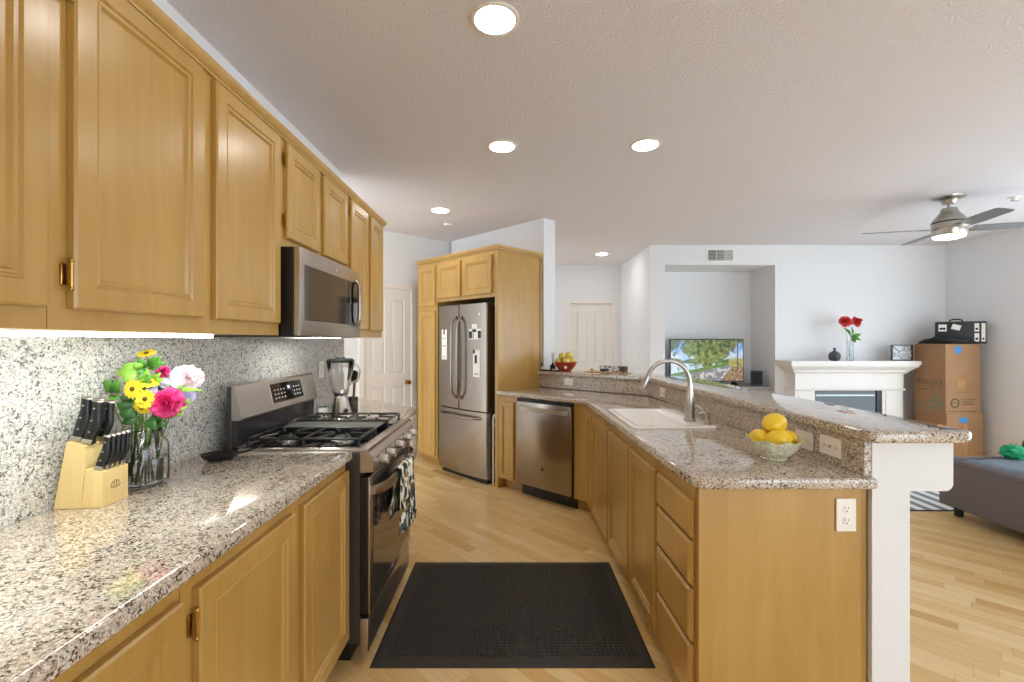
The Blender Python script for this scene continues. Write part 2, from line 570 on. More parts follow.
# six panel doors
DP = [(0, 0), (.008, -.012), (.02, -.012), (.036, -.004)]
def panel_door(name, w, h, loc, rz, knob_x, recess=.02, casing=True):
    root = MB().at().box(.004, recess + .012, .008, w - .004, recess + .045, h - .004).build(name, WHITEPAINT, None, 0)
    root.location = loc; root.rotation_euler = (0, 0, rz); root['kind'] = 'structure'
    mb = MB()
    st = .11 * w / .7; mid = .1 * w / .7
    cw = (w - 2 * st - mid) / 2
    xs = [0.004, st, st + cw, st + cw + mid, w - st, w - .004]
    zr = [.008, .24, .88, 1.00, h - .16 - .0, h - .004]
    yy = recess + .012
    zs = [(.24, .85), (1.0, h - .13)]
    # raised stiles and rails leave the panels sunk
    t = .012
    for a, b in ((0.004, st), (st + cw, st + cw + mid), (w - st, w - .004)):
        mb.box(a, yy - t, .008, b, yy, h - .004)
    for a, b in ((.008, .24), (.85, 1.0), (h - .13, h - .004)):
        mb.box(st, yy - t, a, st + cw, yy, b); mb.box(st + cw + mid, yy - t, a, w - st, yy, b)
    mb.build('stile_and_rail_frame', WHITEPAINT, root, 0)
    for a, b in zs:
        for x in (st, st + cw + mid):
            m2 = MB(); m2.ring_panel(x + .012, a + .012, x + cw - .012, b - .012, [(0, 0), (.018, .009)], yy)
            m2.build('raised_panel', WHITEPAINT, root, 0)
    if casing:
        mb = MB()
        mb.box(-.06, -.014, 0, .002, 0, h + .06); mb.box(w - .002, -.014, 0, w + .06, 0, h + .06); mb.box(.002, -.014, h - .002, w - .002, 0, h + .06)
        mb.box(-.06, 0, 0, .003, .06, h); mb.box(w - .003, 0, 0, w + .06, .06, h); mb.box(0, 0, h - .003, w, .06, h)
        mb.build('door_casing', WHITEPAINT, root, 0)
    if knob_x is not None:
        mb = MB().at((knob_x, yy - t, .885), 0, R(90))
        mb.lathe([(.027, 0), (.027, .006), (.011, .01), (.011, .03), (.024, .038), (.028, .05), (.024, .062), (.01, .067)], 20)
        mb.build('door_knob', BRASS, root, 40)
    return root
panel_door('door_1', .62, 2.0, wd_o, WD, .56, recess=0.004)
panel_door('door_2', .724, 2.02, (.976, HY, 0), 0, None, recess=.05)

# ------------------------------------------------------------ cabinets
DOORP = [(0, 0), (0, .015), (.005, .020), (.050, .020), (.054, .0145), (.058, .0145), (.061, .017), (.066, .017), (.072, .009), (.074, .009)]
SLABP = [(0, 0), (0, .012), (.010, .020), (.012, .020)]
def add_hinge(mb, x, z, side):
    s = -1 if side == 'l' else 1
    mb.tube([(x + s * .006, -.016, z - .028), (x + s * .006, -.016, z + .028)], .0045, 8)
    mb.sphere((x + s * .006, -.016, z - .031), .006, 8, 6); mb.sphere((x + s * .006, -.016, z + .031), .006, 8, 6)
    xa, xb = sorted((x + s * .004, x + s * .017))
    mb.box(xa, -.005, z - .024, xb, -.0005, z + .024, .002)

def cabinet(name, label, cat, loc, rz, w, d, z0, z1, doors=(), drawers=(), toe=False, group=None, hollow=False, mat=None):
    root = thing(name, label, cat, loc, rz, group)
    zb = z0 + (.10 if toe else 0)
    mb = MB()
    if hollow:
        mb.box(0, 0, zb, w, .02, z1); mb.box(0, .02, zb, .018, d, z1); mb.box(w - .018, .02, zb, w, d, z1)
        mb.box(.018, .02, zb, w - .018, d, zb + .018); mb.box(.018, d - .01, zb + .018, w - .018, d, z1)
    else:
        mb.box(0, 0, zb, w, d, z1)
    mb.build('cabinet_body', MAPLE, root, 0)
    if toe:
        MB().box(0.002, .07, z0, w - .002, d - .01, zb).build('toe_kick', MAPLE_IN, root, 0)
    for (x0, a, x1, b, side) in doors:
        mb = MB()
        k = min(1, (x1 - x0) / .26)
        mb.ring_panel(x0, a, x1, b, [(i * k, h) for i, h in DOORP], -.001)
        dr = mb.build('door', MAPLE, root, 25)
        if side:
            xh = x0 if side == 'l' else x1
            for zh in (a + .075, b - .075):
                m2 = MB(); add_hinge(m2, xh, zh, side)
                m2.build('hinge', BRASS, dr, 40)
    for (x0, a, x1, b) in drawers:
        mb = MB(); mb.ring_panel(x0, a, x1, b, SLABP, -.001)
        mb.build('drawer_front', MAPLE, root, 25)
    return root

# --- wall cabinets on the left (frame: x runs along +Y)
XU = -.987; RZL = R(90); UD = XU - XL - .002
UZ0, UZ1 = 1.404, 2.252
def yb(y0, a, b): return (a - y0, b - y0)
def upper(label, y0, y1, doors, z0=UZ0):
    ds = [(a - y0, zb_, b - y0, zt_, s) for a, b, zb_, zt_, s in doors]
    return cabinet('wall_cabinet', label, 'cabinet', (XU, y0, 0), RZL, y1 - y0 - .001, UD, z0, UZ1, ds, group='maple wall cabinets on the left wall')
upper('maple wall cabinet nearest the camera, at the left edge, cut by the frame', .10, .965, [(.13, .53, 1.452, 2.238, 'l'), (.55, .951, 1.452, 2.238, None)])
upper('tall double door maple wall cabinet above the knife block and flowers', .966, 1.925, [(1.008, 1.430, 1.452, 2.238, 'l'), (1.492, 1.905, 1.452, 2.238, None)])
upper('short double door maple cabinet directly above the microwave', 1.926, 2.702, [(1.966, 2.296, 1.825, 2.238, 'l'), (2.352, 2.680, 1.825, 2.238, 'r')], z0=1.785)
upper('maple wall cabinet right of the microwave, farthest on the left wall', 2.703, 3.45, [(2.748, 3.064, 1.452, 2.238, 'l'), (3.135, 3.418, 1.452, 2.238, None)])
# crown moulding on them
mb = MB()
cp = [(0, 2.246), (-.012, 2.245), (-.014, 2.252), (-.021, 2.258), (-.029, 2.272), (-.031, 2.284), (0, 2.284)]
def crown(mb, path_x0, path_x1, ret_right=None):
    pts = [[(path_x0, y, z) for y, z in cp]]
    if ret_right:
        pts.append([(path_x1 - y, y, z) for y, z in cp])
        pts.append([(path_x1 - y, ret_right, z) for y, z in cp])
    else:
        pts.append([(path_x1, y, z) for y, z in cp])
    mb.loops(pts)
mb.at((XU, .10, 0), RZL)
crown(mb, 0, 3.35, UD)
mb.box(0, .0, 2.2525, 3.35, UD, 2.281)
o = mb.build('trim_1', MAPLE, None, 30); o['kind'] = 'structure'

# under-cabinet light strip
t = thing('light_strip', 'lit white strip light under the nearest wall cabinets', 'light', (0, 0, 0))
MB().box(XU - .075, .2, 1.4005, XU - .018, 1.54, 1.4035).build('housing', PLATE, t, 0)
MB().box(XU - .073, .205, 1.391, XU - .020, 1.535, 1.400).build('lit_diffuser', LED, t, 0)

# --- base cabinets on the left
XB = -.705; BD = XB - XL - .025
BZ1 = .873
def base_left(label, y0, y1, doors):
    ds = [(a - y0, .125, b - y0, .835, s) for a, b, s in doors]
    return cabinet('base_cabinet', label, 'cabinet', (XB, y0, 0), RZL, y1 - y0 - .001, BD, 0, BZ1, ds, toe=True, group='maple base cabinets under the left counter')
base_left('maple base cabinet at the lower left corner of the photo', -.35, .965, [(.0, .44, 'l'), (.48, .953, None)])
base_left('double door maple base cabinet directly left of the range', .966, 1.926, [(1.002, 1.444, 'l'), (1.506, 1.918, None)])
# last base cabinet behind the range, end cut at 45 degrees
t = thing('base_cabinet', 'small maple base cabinet with angled end just beyond the range', 'cabinet', (0, 0, 0), 0, 'maple base cabinets under the left counter')
pl = [(XB, 2.722), (XB, 3.16), (-1.275, 3.745), (-1.275, 2.722)]
MB().prism(pl, .1, BZ1).build('cabinet_body', MAPLE, t, 0)
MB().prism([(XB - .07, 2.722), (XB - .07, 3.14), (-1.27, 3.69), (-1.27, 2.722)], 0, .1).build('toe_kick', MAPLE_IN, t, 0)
mb = MB().at((XB, 2.722, 0), RZL); mb.ring_panel(.03, .125, .415, .66, DOORP, -.001); mb.build('door', MAPLE, t, 25)
mb = MB().at((XB, 2.722, 0), RZL); mb.ring_panel(.03, .69, .415, .84, SLABP, -.001); mb.build('drawer_front', MAPLE, t, 25)

# counters and backsplash on the left
ZT = .914
BSX = XL + .022
mb = MB(); slab(mb, [(BSX, -.6), (-.678, -.6), (-.678, 1.931), (BSX, 1.931)], BZ1 + .001, ZT, .010)
tag(mb.build('countertop', GRANITE, None, 40), 'long speckled granite countertop under the knife block and flower jar', 'countertop')
mb = MB(); slab(mb, round_poly([(BSX, 2.712), (-.664, 2.712), (-.664, 3.17), (-1.40, 3.906), (-1.40, 3.485), (BSX, 3.485)], [0, 0, .04, .02, 0, 0]), BZ1 + .001, ZT, .010)
tag(mb.build('countertop', GRANITE, None, 40), 'short speckled granite countertop beyond the range, under the blender', 'countertop')
tag(MB().box(XL + .001, -.6, BZ1 + .003, BSX - .0005, 3.468, 1.399, .001).build('backsplash', GRANITE_WALL, None, 0), 'cool-lit speckled granite backsplash on the left wall behind the range', 'backsplash')

# --- refrigerator block, frame x runs right along the 45 degree front
FO = (-1.081, 5.221, 0); RZ45 = R(-45)
FZ1 = 2.235
cabinet('pantry_cabinet', 'tall narrow maple pantry cabinet left of the refrigerator', 'cabinet', FO, RZ45, .385, .62, 0, FZ1,
        [(.055, .125, .358, 1.71, None), (.055, 1.765, .358, 2.205, None)], toe=True)
cabinet('wall_cabinet', 'double door maple cabinet above the refrigerator', 'cabinet', FO, RZ45, 1.298, .62, 1.80, FZ1,
        [(.400, 1.835, .797, 2.205, None), (.838, 1.835, 1.268, 2.205, 'r')])
o = [c for c in bpy.data.objects if c.get('label') == 'double door maple cabinet above the refrigerator'][0]
body = [c for c in o.children if c.name.startswith('cabinet_body')][0]
for v in body.data.vertices:
    if v.co.x < .1: v.co.x = .387
t = thing('end_panel', 'tall flat maple panel closing the right side of the refrigerator bay', 'panel', FO, RZ45)
MB().box(1.30, 0, 0, 1.343, .62, FZ1, .002).build('panel', MAPLE, t, 0)
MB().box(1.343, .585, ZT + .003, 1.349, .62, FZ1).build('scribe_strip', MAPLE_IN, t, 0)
mb = MB().at(FO, RZ45)
cp_bak = cp
cp = [(y * .8, z + .004) for y, z in cp_bak]
crown(mb, 0, 1.344, .62); mb.box(0, 0, FZ1 + .001, 1.343, .62, FZ1 + .02)
o = mb.build('trim_2', MAPLE, None, 30); o['kind'] = 'structure'

# refrigerator
fr = thing('refrigerator', 'stainless french door refrigerator in the maple bay', 'refrigerator', FO, RZ45)
FX0, FX1, FYF = .447, 1.222, -.062
MB().box(FX0, FYF + .085, .03, FX1, .60, 1.735, .004).build('body', DARKSTEEL, fr, 0)
MB().box(FX0 + .03, FYF + .06, .0, FX1 - .03, .55, .03).build('foot_grille', BLACK, fr, 0)
def fcurve(x):
    u = (x - FX0) / (FX1 - FX0) * 2 - 1
    return FYF + .03 * u * u
def curved_slab(x0, x1, z0, z1, n=10, back=FYF + .08):
    pts = [(x0 + (x1 - x0) * i / n, fcurve(x0 + (x1 - x0) * i / n)) for i in range(n + 1)]
    poly = [(x0, back)] + [(pts[0][0], pts[0][1] + .008)] + [(p[0], p[1]) for p in ([(pts[0][0] + .008, fcurve(pts[0][0] + .008))] + pts[1:-1] + [(pts[-1][0] - .008, fcurve(pts[-1][0] - .008))])] + [(pts[-1][0], pts[-1][1] + .008)] + [(x1, back)]
    mb = MB(); mb.prism(poly, z0, z1); return mb
FM = .832
def fhandle(pts, r=.011):
    return MB().tube(pts, r, 12)
for (a, b, hx) in ((FX0, FM - .003, FM - .045), (FM + .003, FX1, FM + .045)):
    d = curved_slab(a, b, .70, 1.745).build('door', STEEL, fr, 25)
    pts = []
    for i in range(13):
        u = i / 12; z = .79 + u * .85
        off = .012 + .052 * (1 - (2 * u - 1) ** 4) ** .5
        pts.append((hx, fcurve(hx) - off, z))
    pts = [(hx, fcurve(hx) + .002, .80)] + pts[1:-1] + [(hx, fcurve(hx) + .002, 1.63)]
    fhandle(pts, .012).build('handle', STEEL, d, 50)
    if a > FX0:
        MB().at((1.13, fcurve(1.13) - .0005, 1.64), 0, R(90)).lathe([(.016, 0), (.016, .003), (.012, .004)], 20).build('round_badge', CHROME, d, 40)
d = curved_slab(FX0, FX1, .055, .688).build('freezer_drawer', STEEL, fr, 25)
pts = []
for i in range(15):
    u = i / 14; x = FX0 + .075 + u * (FX1 - FX0 - .15)
    off = .012 + .045 * (1 - (2 * u - 1) ** 4) ** .5 if 0 < i < 14 else -.002
    pts.append((x, fcurve(x) - off, .628))
fhandle(pts, .011).build('handle', STEEL, d, 50)
for i, x in enumerate((FX0 + .07, FX1 - .07)):
    MB().box(x - .04, -.03, 1.7365, x + .04, .06, 1.752, .004).build('hinge_cover', DARKSTEEL, fr, 0)

# papers and magnets on the refrigerator doors
def fridge_paper(name, label, x0, x1, z0, z1, marks, cat='note', dark=False):
    t = thing(name, label, cat, FO, RZ45)
    def strip(mb, a, b, c, d_, lift):
        n = 4
        f = [(a + (b - a) * i / n, fcurve(a + (b - a) * i / n) - lift) for i in range(n + 1)]
        mb.loops([[(x, y, c), (x, y, d_), (x, y - .0008, d_), (x, y - .0008, c)] for x, y in f])
    mb = MB(); strip(mb, x0, x1, z0, z1, .0012); mb.build('sheet', PAPER, t, 0)
    ink = plain('ink_' + name, '#2b2a2c', .6)
    for (a, b, c, d_) in marks:
        mb = MB(); strip(mb, x0 + a * (x1 - x0), x0 + b * (x1 - x0), z0 + c * (z1 - z0), z0 + d_ * (z1 - z0), .0024)
        mb.build('printed_block', ink, t, 0)
    return t
fridge_paper('paper_note', 'long white paper note with a dark clip on the left refrigerator door', .52, .625, 1.185, 1.50,
             [(.35, .6, .84, 1.0), (.2, .8, .70, .712), (.15, .85, .45, .47), (.2, .8, .1, .12)])
fridge_paper('photo_card', 'black and white photo card on the right refrigerator door', .985, 1.155, 1.395, 1.50,
             [(.02, .28, .1, .75), (.3, .62, .68, .95), (.74, .98, .1, .8), (.34, .4, .1, .6)], cat='photo')
fridge_paper('red_label', 'small pink note at the top of the photo card on refrigerator', 1.03, 1.10, 1.503, 1.545, [(.2, .8, .3, .36)])
fridge_paper('shopping_list', 'narrow white list below the photo card on right refrigerator door', 1.045, 1.135, 1.03, 1.295,
             [(.0, .3, .86, 1.0), (.25, .6, .5, .8), (.2, .8, .1, .13)])

# folded step stool beside the refrigerator
st = thing('step_stool', 'folded white step stool slotted between refrigerator and maple panel', 'step stool', FO, RZ45)
for y in (.03, .075):
    pts = [(1.243, y, .0), (1.243, y, .62), (1.250, y, .66), (1.262, y, .675), (1.276, y, .66), (1.284, y, .62), (1.284, y, .0)]
    MB().tube(pts, .0085, 8).build('leg_frame', PLATE, st, 50)
for z in (.18, .38, .56):
    MB().box(1.252, .035, z, 1.275, .07, z + .03, .003).build('step', plain('grey_step_%d' % int(z * 100), '#8c8a88', .6), st, 0)

# objects lying on top of the refrigerator block
mb = MB().at((-.42, 4.83, FZ1 + .021), R(-40)); mb.lathe([(.055, 0), (.06, .02), (.05, .06), (.02, .075)], 18)
tag(mb.build('dark_pot', BLACK, None, 40), 'dark rounded pot lying on top of the refrigerator cabinets', 'pot')
mb = MB().at((-.33, 4.73, FZ1 + .021), R(-40)); mb.box(-.05, -.03, 0, .05, .03, .055, .008)
tag(mb.build('white_carton', PAPER, None, 0), 'small white carton beside the dark pot on top of the refrigerator cabinets', 'carton')

# --- diagonal run right of the refrigerator: narrow cabinet, dishwasher, filler
cabinet('base_cabinet', 'narrow maple base cabinet between refrigerator panel and dishwasher', 'cabinet', (DA.x + .003, DA.y, 0), RZD, .245, .56, 0, BZ1,
        [(.03, .115, .205, .82, None)], toe=True)
DO = (DA.x, DA.y, 0)
dw = thing('dishwasher', 'stainless dishwasher with bar handle under the diagonal granite counter', 'dishwasher', DO, RZD)
MB().box(.254, .0, .1, .850, .57, .868).build('body', BLACK, dw, 0)
MB().box(.257, .05, 0, .847, .55, .1).build('toe_plate', BLACK, dw, 0)
d = MB().box(.257, -.035, .115, .847, -.001, .845, .006).build('door', STEEL, dw, 30)
MB().box(.260, -.030, .846, .844, -.001, .866, .002).build('control_strip', BLACK, dw, 0)
mb = MB()
pr = []
for i in range(13):
    u = i / 12; x = .285 + u * (.819 - .285)
    off = .002 + .034 * (1 - (2 * u - 1) ** 6) ** .5 if 0 < i < 12 else 0
    pr.append([(x, -.035 - off - .012, .775), (x, -.035 - off - .012, .81), (x, -.034 - off, .81), (x, -.034 - off, .775)])
mb.loops(pr); mb.build('handle', STEEL_H, d, 30)
MB().at((.552, -.0353, .285), 0, R(90)).lathe([(.014, 0), (.014, .002), (.010, .003)], 20).build('round_badge', DARKSTEEL, d, 40)
t = thing('filler_panel', 'flat maple filler panel in the inside corner right of the dishwasher', 'panel', DO, RZD)
MB().box(.853, 0, .1, .983, .03, BZ1).build('panel', MAPLE, t, 0)
MB().box(.853, .06, 0, 1.0, .08, .1).build('toe_kick', MAPLE_IN, t, 0)

# --- peninsula cabinets (frame x runs towards the camera)
PO = (PO2.x, PO2.y, 0)
def penin(label, u0, u1, doors=(), drawers=(), hollow=False):
    m = Matrix.Translation(PO) @ Matrix.Rotation(RZP, 4, 'Z')
    p = m @ Vector((u0, 0, 0))
    return cabinet('base_cabinet', label, 'cabinet', p, RZP, u1 - u0 - .001, .55, 0, BZ1,
                   [(a - u0, .115, b - u0, .822, s) for a, b, s in doors], [(a - u0, z0, b - u0, z1) for a, b, z0, z1 in drawers],
                   toe=True, group='maple base cabinets of the peninsula', hollow=hollow)
penin('narrow maple peninsula cabinet in the inside corner by the dishwasher', 0.002, .243, [(.03, .234, None)])
penin('double door maple base cabinet in front of the white sink', .244, 1.232, [(.254, .752, None), (.781, 1.222, None)], hollow=True)
penin('single door maple base cabinet between the sink cabinet and the drawers', 1.233, 1.656, [(1.243, 1.643, None)])
penin('maple drawer base with four drawers at the near end of the peninsula', 1.657, 2.020, (),
      [(1.669, 2.012, .690, .820), (1.669, 2.012, .522, .676), (1.669, 2.012, .325, .508), (1.669, 2.012, .115, .311)])
t = thing('end_panel', 'wide flat maple panel on the near end of the peninsula', 'panel', (near(0, NE)[0], NE, 0), R(1.13))
MB().box(.002, .0, 0, .570, .0195, BZ1, .001).build('panel', MAPLE, t, 0)
MB().box(.572, .004, 0, .592, .0195, BZ1).build('filler_strip', MAPLE_IN, t, 0)

# peninsula countertop with the sink cut-out
hole = [(.66, 2.42), (1.075, 2.42), (1.075, 3.05), (.66, 3.05)]
pts_ = [bend(-.025, -.025), near(-.025, NE - .025), near(.5975, NE - .025), bend(.5975, .5975), left(.5975), left(-.025)]
rad = [.05, .045, 0, 0, 0, 0]
if ccw(pts_) != pts_: rad = rad[::-1]
mb = MB(); slab(mb, round_poly(ccw(pts_), rad), BZ1 + .001, ZT, .010, hole)
tag(mb.build('countertop', GRANITE, None, 40), 'granite countertop of the peninsula holding the sink and lemon bowl', 'countertop')
# granite upstand between counter and bar
mb = MB(); mb.prism(ccw([near(.575, NE + .002), near(.599, NE + .002), bend(.599, .599), left(.599), left(.575), bend(.575, .575)]), ZT + .001, 1.0365)
tag(mb.build('backsplash', GRANITE_UP, None, 0), 'granite upstand between the peninsula counter and the raised bar', 'backsplash')
# bar top
pts_ = [left(.55), bend(.55, .55), near(.555, NE - .055), near(.925, NE - .055), bend(.925, .925), left(.925)]
rad = [0, .03, .02, .05, .03, 0]
if ccw(pts_) != pts_: rad = rad[::-1]
mb = MB(); slab(mb, round_poly(ccw(pts_), rad), 1.0375, 1.076, .011)
tag(mb.build('bar_top', GRANITE, None, 40), 'raised speckled granite bar top running along the peninsula', 'countertop')

# sink and faucet
sk = thing('sink', 'white enamel sink set into the peninsula counter', 'sink', (0, 0, 0))
mb = MB()
def rect(x0, y0, x1, y1, z, r): return [(x, y, z) for x, y in round_poly([(x0, y0), (x1, y0), (x1, y1), (x0, y1)], r, 4)]
ro = [rect(.665, 2.425, 1.07, 3.045, .87, .02), rect(.640, 2.402, 1.098, 3.07, ZT + .0005, .03), rect(.640, 2.402, 1.098, 3.07, ZT + .008, .03), rect(.648, 2.41, 1.09, 3.062, ZT + .012, .03),
      rect(.668, 2.43, .955, 3.04, ZT + .012, .05), rect(.674, 2.436, .949, 3.034, ZT + .004, .05), rect(.690, 2.455, .935, 3.015, .72, .06), rect(.73, 2.50, .90, 2.97, .705, .06)]
mb.loops(ro, cap0=False)
mb.build('basin', WHITE, sk, 50)
MB().lathe([(.04, 0), (.04, .004), (.025, .002)], 20, c=(.815, 2.74, .7055)).build('drain', CHROME, sk, 40)
fa = thing('faucet', 'brushed nickel gooseneck faucet at the back of the white sink', 'faucet', (1.015, 2.60, ZT + .0125))
MB().lathe([(.034, 0), (.035, .006), (.028, .012), (.0265, .05), (.029, .09), (.025, .125), (.019, .165), (.015, .205)], 24).build('body', NICKEL, fa, 45)
pts = []
for i in range(25):
    a = (PI * .90) * i / 24
    pts.append((-.118 + .118 * math.cos(a), .02 * i / 24, .222 + .118 * math.sin(a)))
e = Vector(pts[-1]); dvec = (Vector(pts[-1]) - Vector(pts[-2])).normalized()
MB().tube([(0, 0, .15)] + pts + [tuple(e + dvec * .01)], .0120, 14).build('spout', NICKEL, fa, 50)
hp = [tuple(e + dvec * k) for k in (.008, .02, .05, .085, .093)]
h = MB().tube(hp, [.0150, .0175, .020, .026, .023], 16).build('spray_head', NICKEL, fa, 45)
MB().tube([tuple(e + dvec * .03 + Vector((.016, -.004, .008))), tuple(e + dvec * .065 + Vector((.021, -.004, .008)))], .007, 8).build('spray_button', BLACK, h, 45)
MB().tube([(.02, 0, .078), (.045, -.012, .082), (.068, -.02, .062), (.082, -.024, .035)], [.017, .014, .011, .009], 12).build('lever', NICKEL, fa, 45)
sd = thing('soap_dispenser', 'small nickel soap dispenser beside the faucet', 'soap dispenser', (1.062, 2.475, ZT + .0125))
MB().lathe([(.019, 0), (.019, .008), (.012, .014), (.011, .05), (.014, .055), (.014, .07)], 18).build('pump_body', NICKEL, sd, 45)
MB().tube([(0, 0, .062), (-.03, .0, .066), (-.048, .0, .056)], .006, 10).build('nozzle', NICKEL, sd, 45)

# outlets
def outlet(label, loc, rz, w=.072, h=.115, horiz=False, kind='duplex', mat=None):
    t = thing('outlet', label, 'outlet', loc, rz)
    MB().box(-w / 2, -.006, -h / 2, w / 2, -.0005, h / 2, .002).build('cover_plate', mat or PLATE, t, 0)
    if kind == 'duplex':
        for s in (-1, 1):
            cx, cz = (s * .021, 0) if horiz else (0, s * .021)
            m2 = MB().at((cx, -.0062, cz), 0, R(90)); m2.lathe([(.0145, 0), (.0145, .0015), (.013, .002)], 18)
            rec = m2.build('receptacle', mat or PLATE, t, 40)
            m2 = MB()
            for dx in (-.0055, .0055):
                m2.box(cx + dx - .001, -.0086, cz + .001, cx + dx + .001, -.0081, cz + .008)
            m2.cyl((cx, -.0086, cz - .006), (cx, -.0081, cz - .006), .0024, n=8)
            m2.build('slots', BLACK, rec, 0)
    elif kind == 'switch':
        for cx in (-.023, .023) if w > .1 else (0,):
            MB().box(cx - .005, -.014, -.011, cx + .005, -.006, .011, .002).build('toggle', mat or PLATE, t, 0)
    else:
        for cx in (-.03, 0, .03):
            MB().cyl((cx, -.0075, 0), (cx, -.006, 0), .0035 if cx else .006, n=10).build('screw', NICKEL, t, 40)
    return t
outlet('white duplex outlet on the maple end panel of the peninsula', (1.156, NE - .001 + .01, .778), R(1.13), .069, .114)
def on_upstand(Y): return near(.5745, Y)[0]
RU = RZP
outlet('cream switch plate on the granite upstand right behind the lemon bowl', (on_upstand(1.88), 1.88, .972), RU, .110, .072, True, 'duplex', CREAMPLATE)
outlet('cream blank plate on the granite upstand nearest the bar end', (on_upstand(1.73), 1.73, .980), RU, .115, .072, True, 'blank', CREAMPLATE)
outlet('cream outlet on the granite upstand behind the faucet', (on_upstand(3.55), 3.55, .978), RU, .115, .072, True, 'duplex', CREAMPLATE)
p_ = DA + dD * .40 + nD * .5745
outlet('white outlet on the diagonal granite upstand below the fruit bowl', (p_.x, p_.y, .985), RZD, .095, .066, True, 'duplex')
outlet('white outlet low on the right living room wall', (XR - .001, 5.46, .335), R(-90), .075, .12)
outlet('white outlet on the backsplash beside the blender', (BSX + .0015, 3.04, 1.19), RZL, .072, .115)
outlet('white switch plate on the hall wall behind the bar', (1.839, 6.6, 1.2), R(-90), .075, .115, False, 'switch')
#@@PART2@@
# ------------------------------------------------------------ lamps in the ceiling
TRIMW = plain('white_lamp_trim', '#efe9e2', .5)
def downlight(label, x, y, z=ZC):
    t = thing('recessed_light', label, 'ceiling light', (x, y, z), 0, 'recessed ceiling lights')
    MB().lathe([(.080, -.0005), (.098, -.0005), (.098, -.004), (.092, -.007), (.080, -.006)], 32, False, False).build('trim_ring', TRIMW, t, 50)
    MB().lathe([(.0795, -.006), (.06, -.010), (.03, -.0125), (.001, -.013)], 32, False, True).build('lit_lens', LENS, t, 60)
downlight('largest round ceiling light, nearest the camera at top centre', -.068, 1.81)
downlight('round ceiling light in the middle of the kitchen, left of its pair', -.066, 2.99)
downlight('round ceiling light above the sink, right of its pair', .87, 2.97)
downlight('small round ceiling light near the refrigerator and pantry door', -.70, 4.45)
downlight('round ceiling light in the hall in front of the white door', 1.32, 6.69)
t = thing('smoke_detector', 'small white round detector on the ceiling in front of the refrigerator block', 'smoke detector', (-.70, 4.98, ZC))
MB().lathe([(.05, -.0005), (.05, -.012), (.042, -.02), (.001, -.022)], 24, True, True).build('detector_body', PLATE, t, 40)
t = thing('sprinkler_head', 'small white sprinkler cover on the ceiling right of the fan', 'sprinkler', (4.47, 4.05, ZC))
MB().lathe([(.045, -.0005), (.045, -.004), (.02, -.009), (.012, -.03)], 20, True, True).build('cover', PLATE, t, 40)
MB().box(-.03, -.006, -.036, .03, .006, -.0305).build('deflector', NICKEL, t, 0)

# ------------------------------------------------------------ range
RO = (-.648, 1.936, 0)
rg = thing('range', 'stainless gas range with knobs, grates and a patterned towel on its door', 'range', RO, RZL)
RW = .760
STEEL_D = steel('dark_brushed_steel', '#9b9189', .28, 'x')
MB().box(0, 0, .09, RW, .566, .903, .002).build('body', DARKSTEEL, rg, 0)
MB().box(.03, .05, 0, RW - .03, .55, .09).build('plinth', BLACK, rg, 0)
MB().box(0, -.036, .055, RW, -.001, .198, .004).build('warming_drawer', STEEL_H, rg, 30)
d = MB().box(0, -.0355, .214, RW, -.002, .800, .003).build('oven_door', BLACK, rg, 30)
MB().box(0, -.043, .214, RW, -.036, .800, .002).build('door_skin', STEEL_H, d, 30)
MB().box(.045, -.0455, .262, RW - .045, -.0435, .715, .0008).build('door_window', SMOKEGLASS, d, 0)
for i in range(3):
    MB().box(.03, -.0455, .762 + i * .012, RW - .03, -.0435, .767 + i * .012).build('vent_slot', BLACK, d, 0)
pr = []
for i in range(17):
    u = i / 16; x = .012 + u * (RW - .024)
    off = .05 * (1 - (2 * u - 1) ** 4) ** .6 if 0 < i < 16 else .0
    pr.append([(x, -.045 - off - .016, .722), (x, -.045 - off - .019, .741), (x, -.045 - off - .014, .760), (x, -.044 - off, .760), (x, -.044 - off, .722)])
MB().loops(pr).build('handle', STEEL_H, d, 35)
MB().at((RW / 2, -.0435, .238), 0, R(90)).lathe([(.012, 0), (.012, .002), (.009, .003)], 18).build('round_badge', CHROME, d, 40)
MB().prism_x([(-.002, .818), (-.060, .822), (-.056, .884), (-.040, .905), (-.002, .905)], 0, RW).build('knob_panel', STEEL_H, rg, 20)
for i, x in enumerate((.09, .21, .38, .55, .67)):
    k = MB().at((x, -.0585, .856), 0, R(93)).lathe([(.024, 0), (.024, .005), (.0205, .008), (.0195, .034), (.017, .038), (.001, .038)], 24).build('knob', STEEL_H, rg, 40)
    m2 = MB().at((x, -.0585, .856), 0, R(93)); m2.box(-.004, -.019, .0375, .004, .019, .044, .0015); m2.build('knob_grip', NICKEL, k, 0)
ct = MB().box(0, -.035, .9045, RW, .52, .921, .003).build('cooktop', STEEL_H, rg, 30)
MB().box(.025, .005, .9215, RW - .025, .505, .9235).build('spill_tray', BLACKGLASS, ct, 0)
for x in (.155, .605):
    for y in (.13, .385):
        b = MB().lathe([(.052, .0), (.052, .006), (.040, .008), (.038, .014), (.001, .014)], 24, c=(x, y, .9238)).build('burner_base', NICKEL, rg, 40)
        MB().lathe([(.034, .0145), (.036, .018), (.034, .022), (.001, .023)], 24, c=(x, y, .9238)).build('burner_cap', IRON, b, 40)
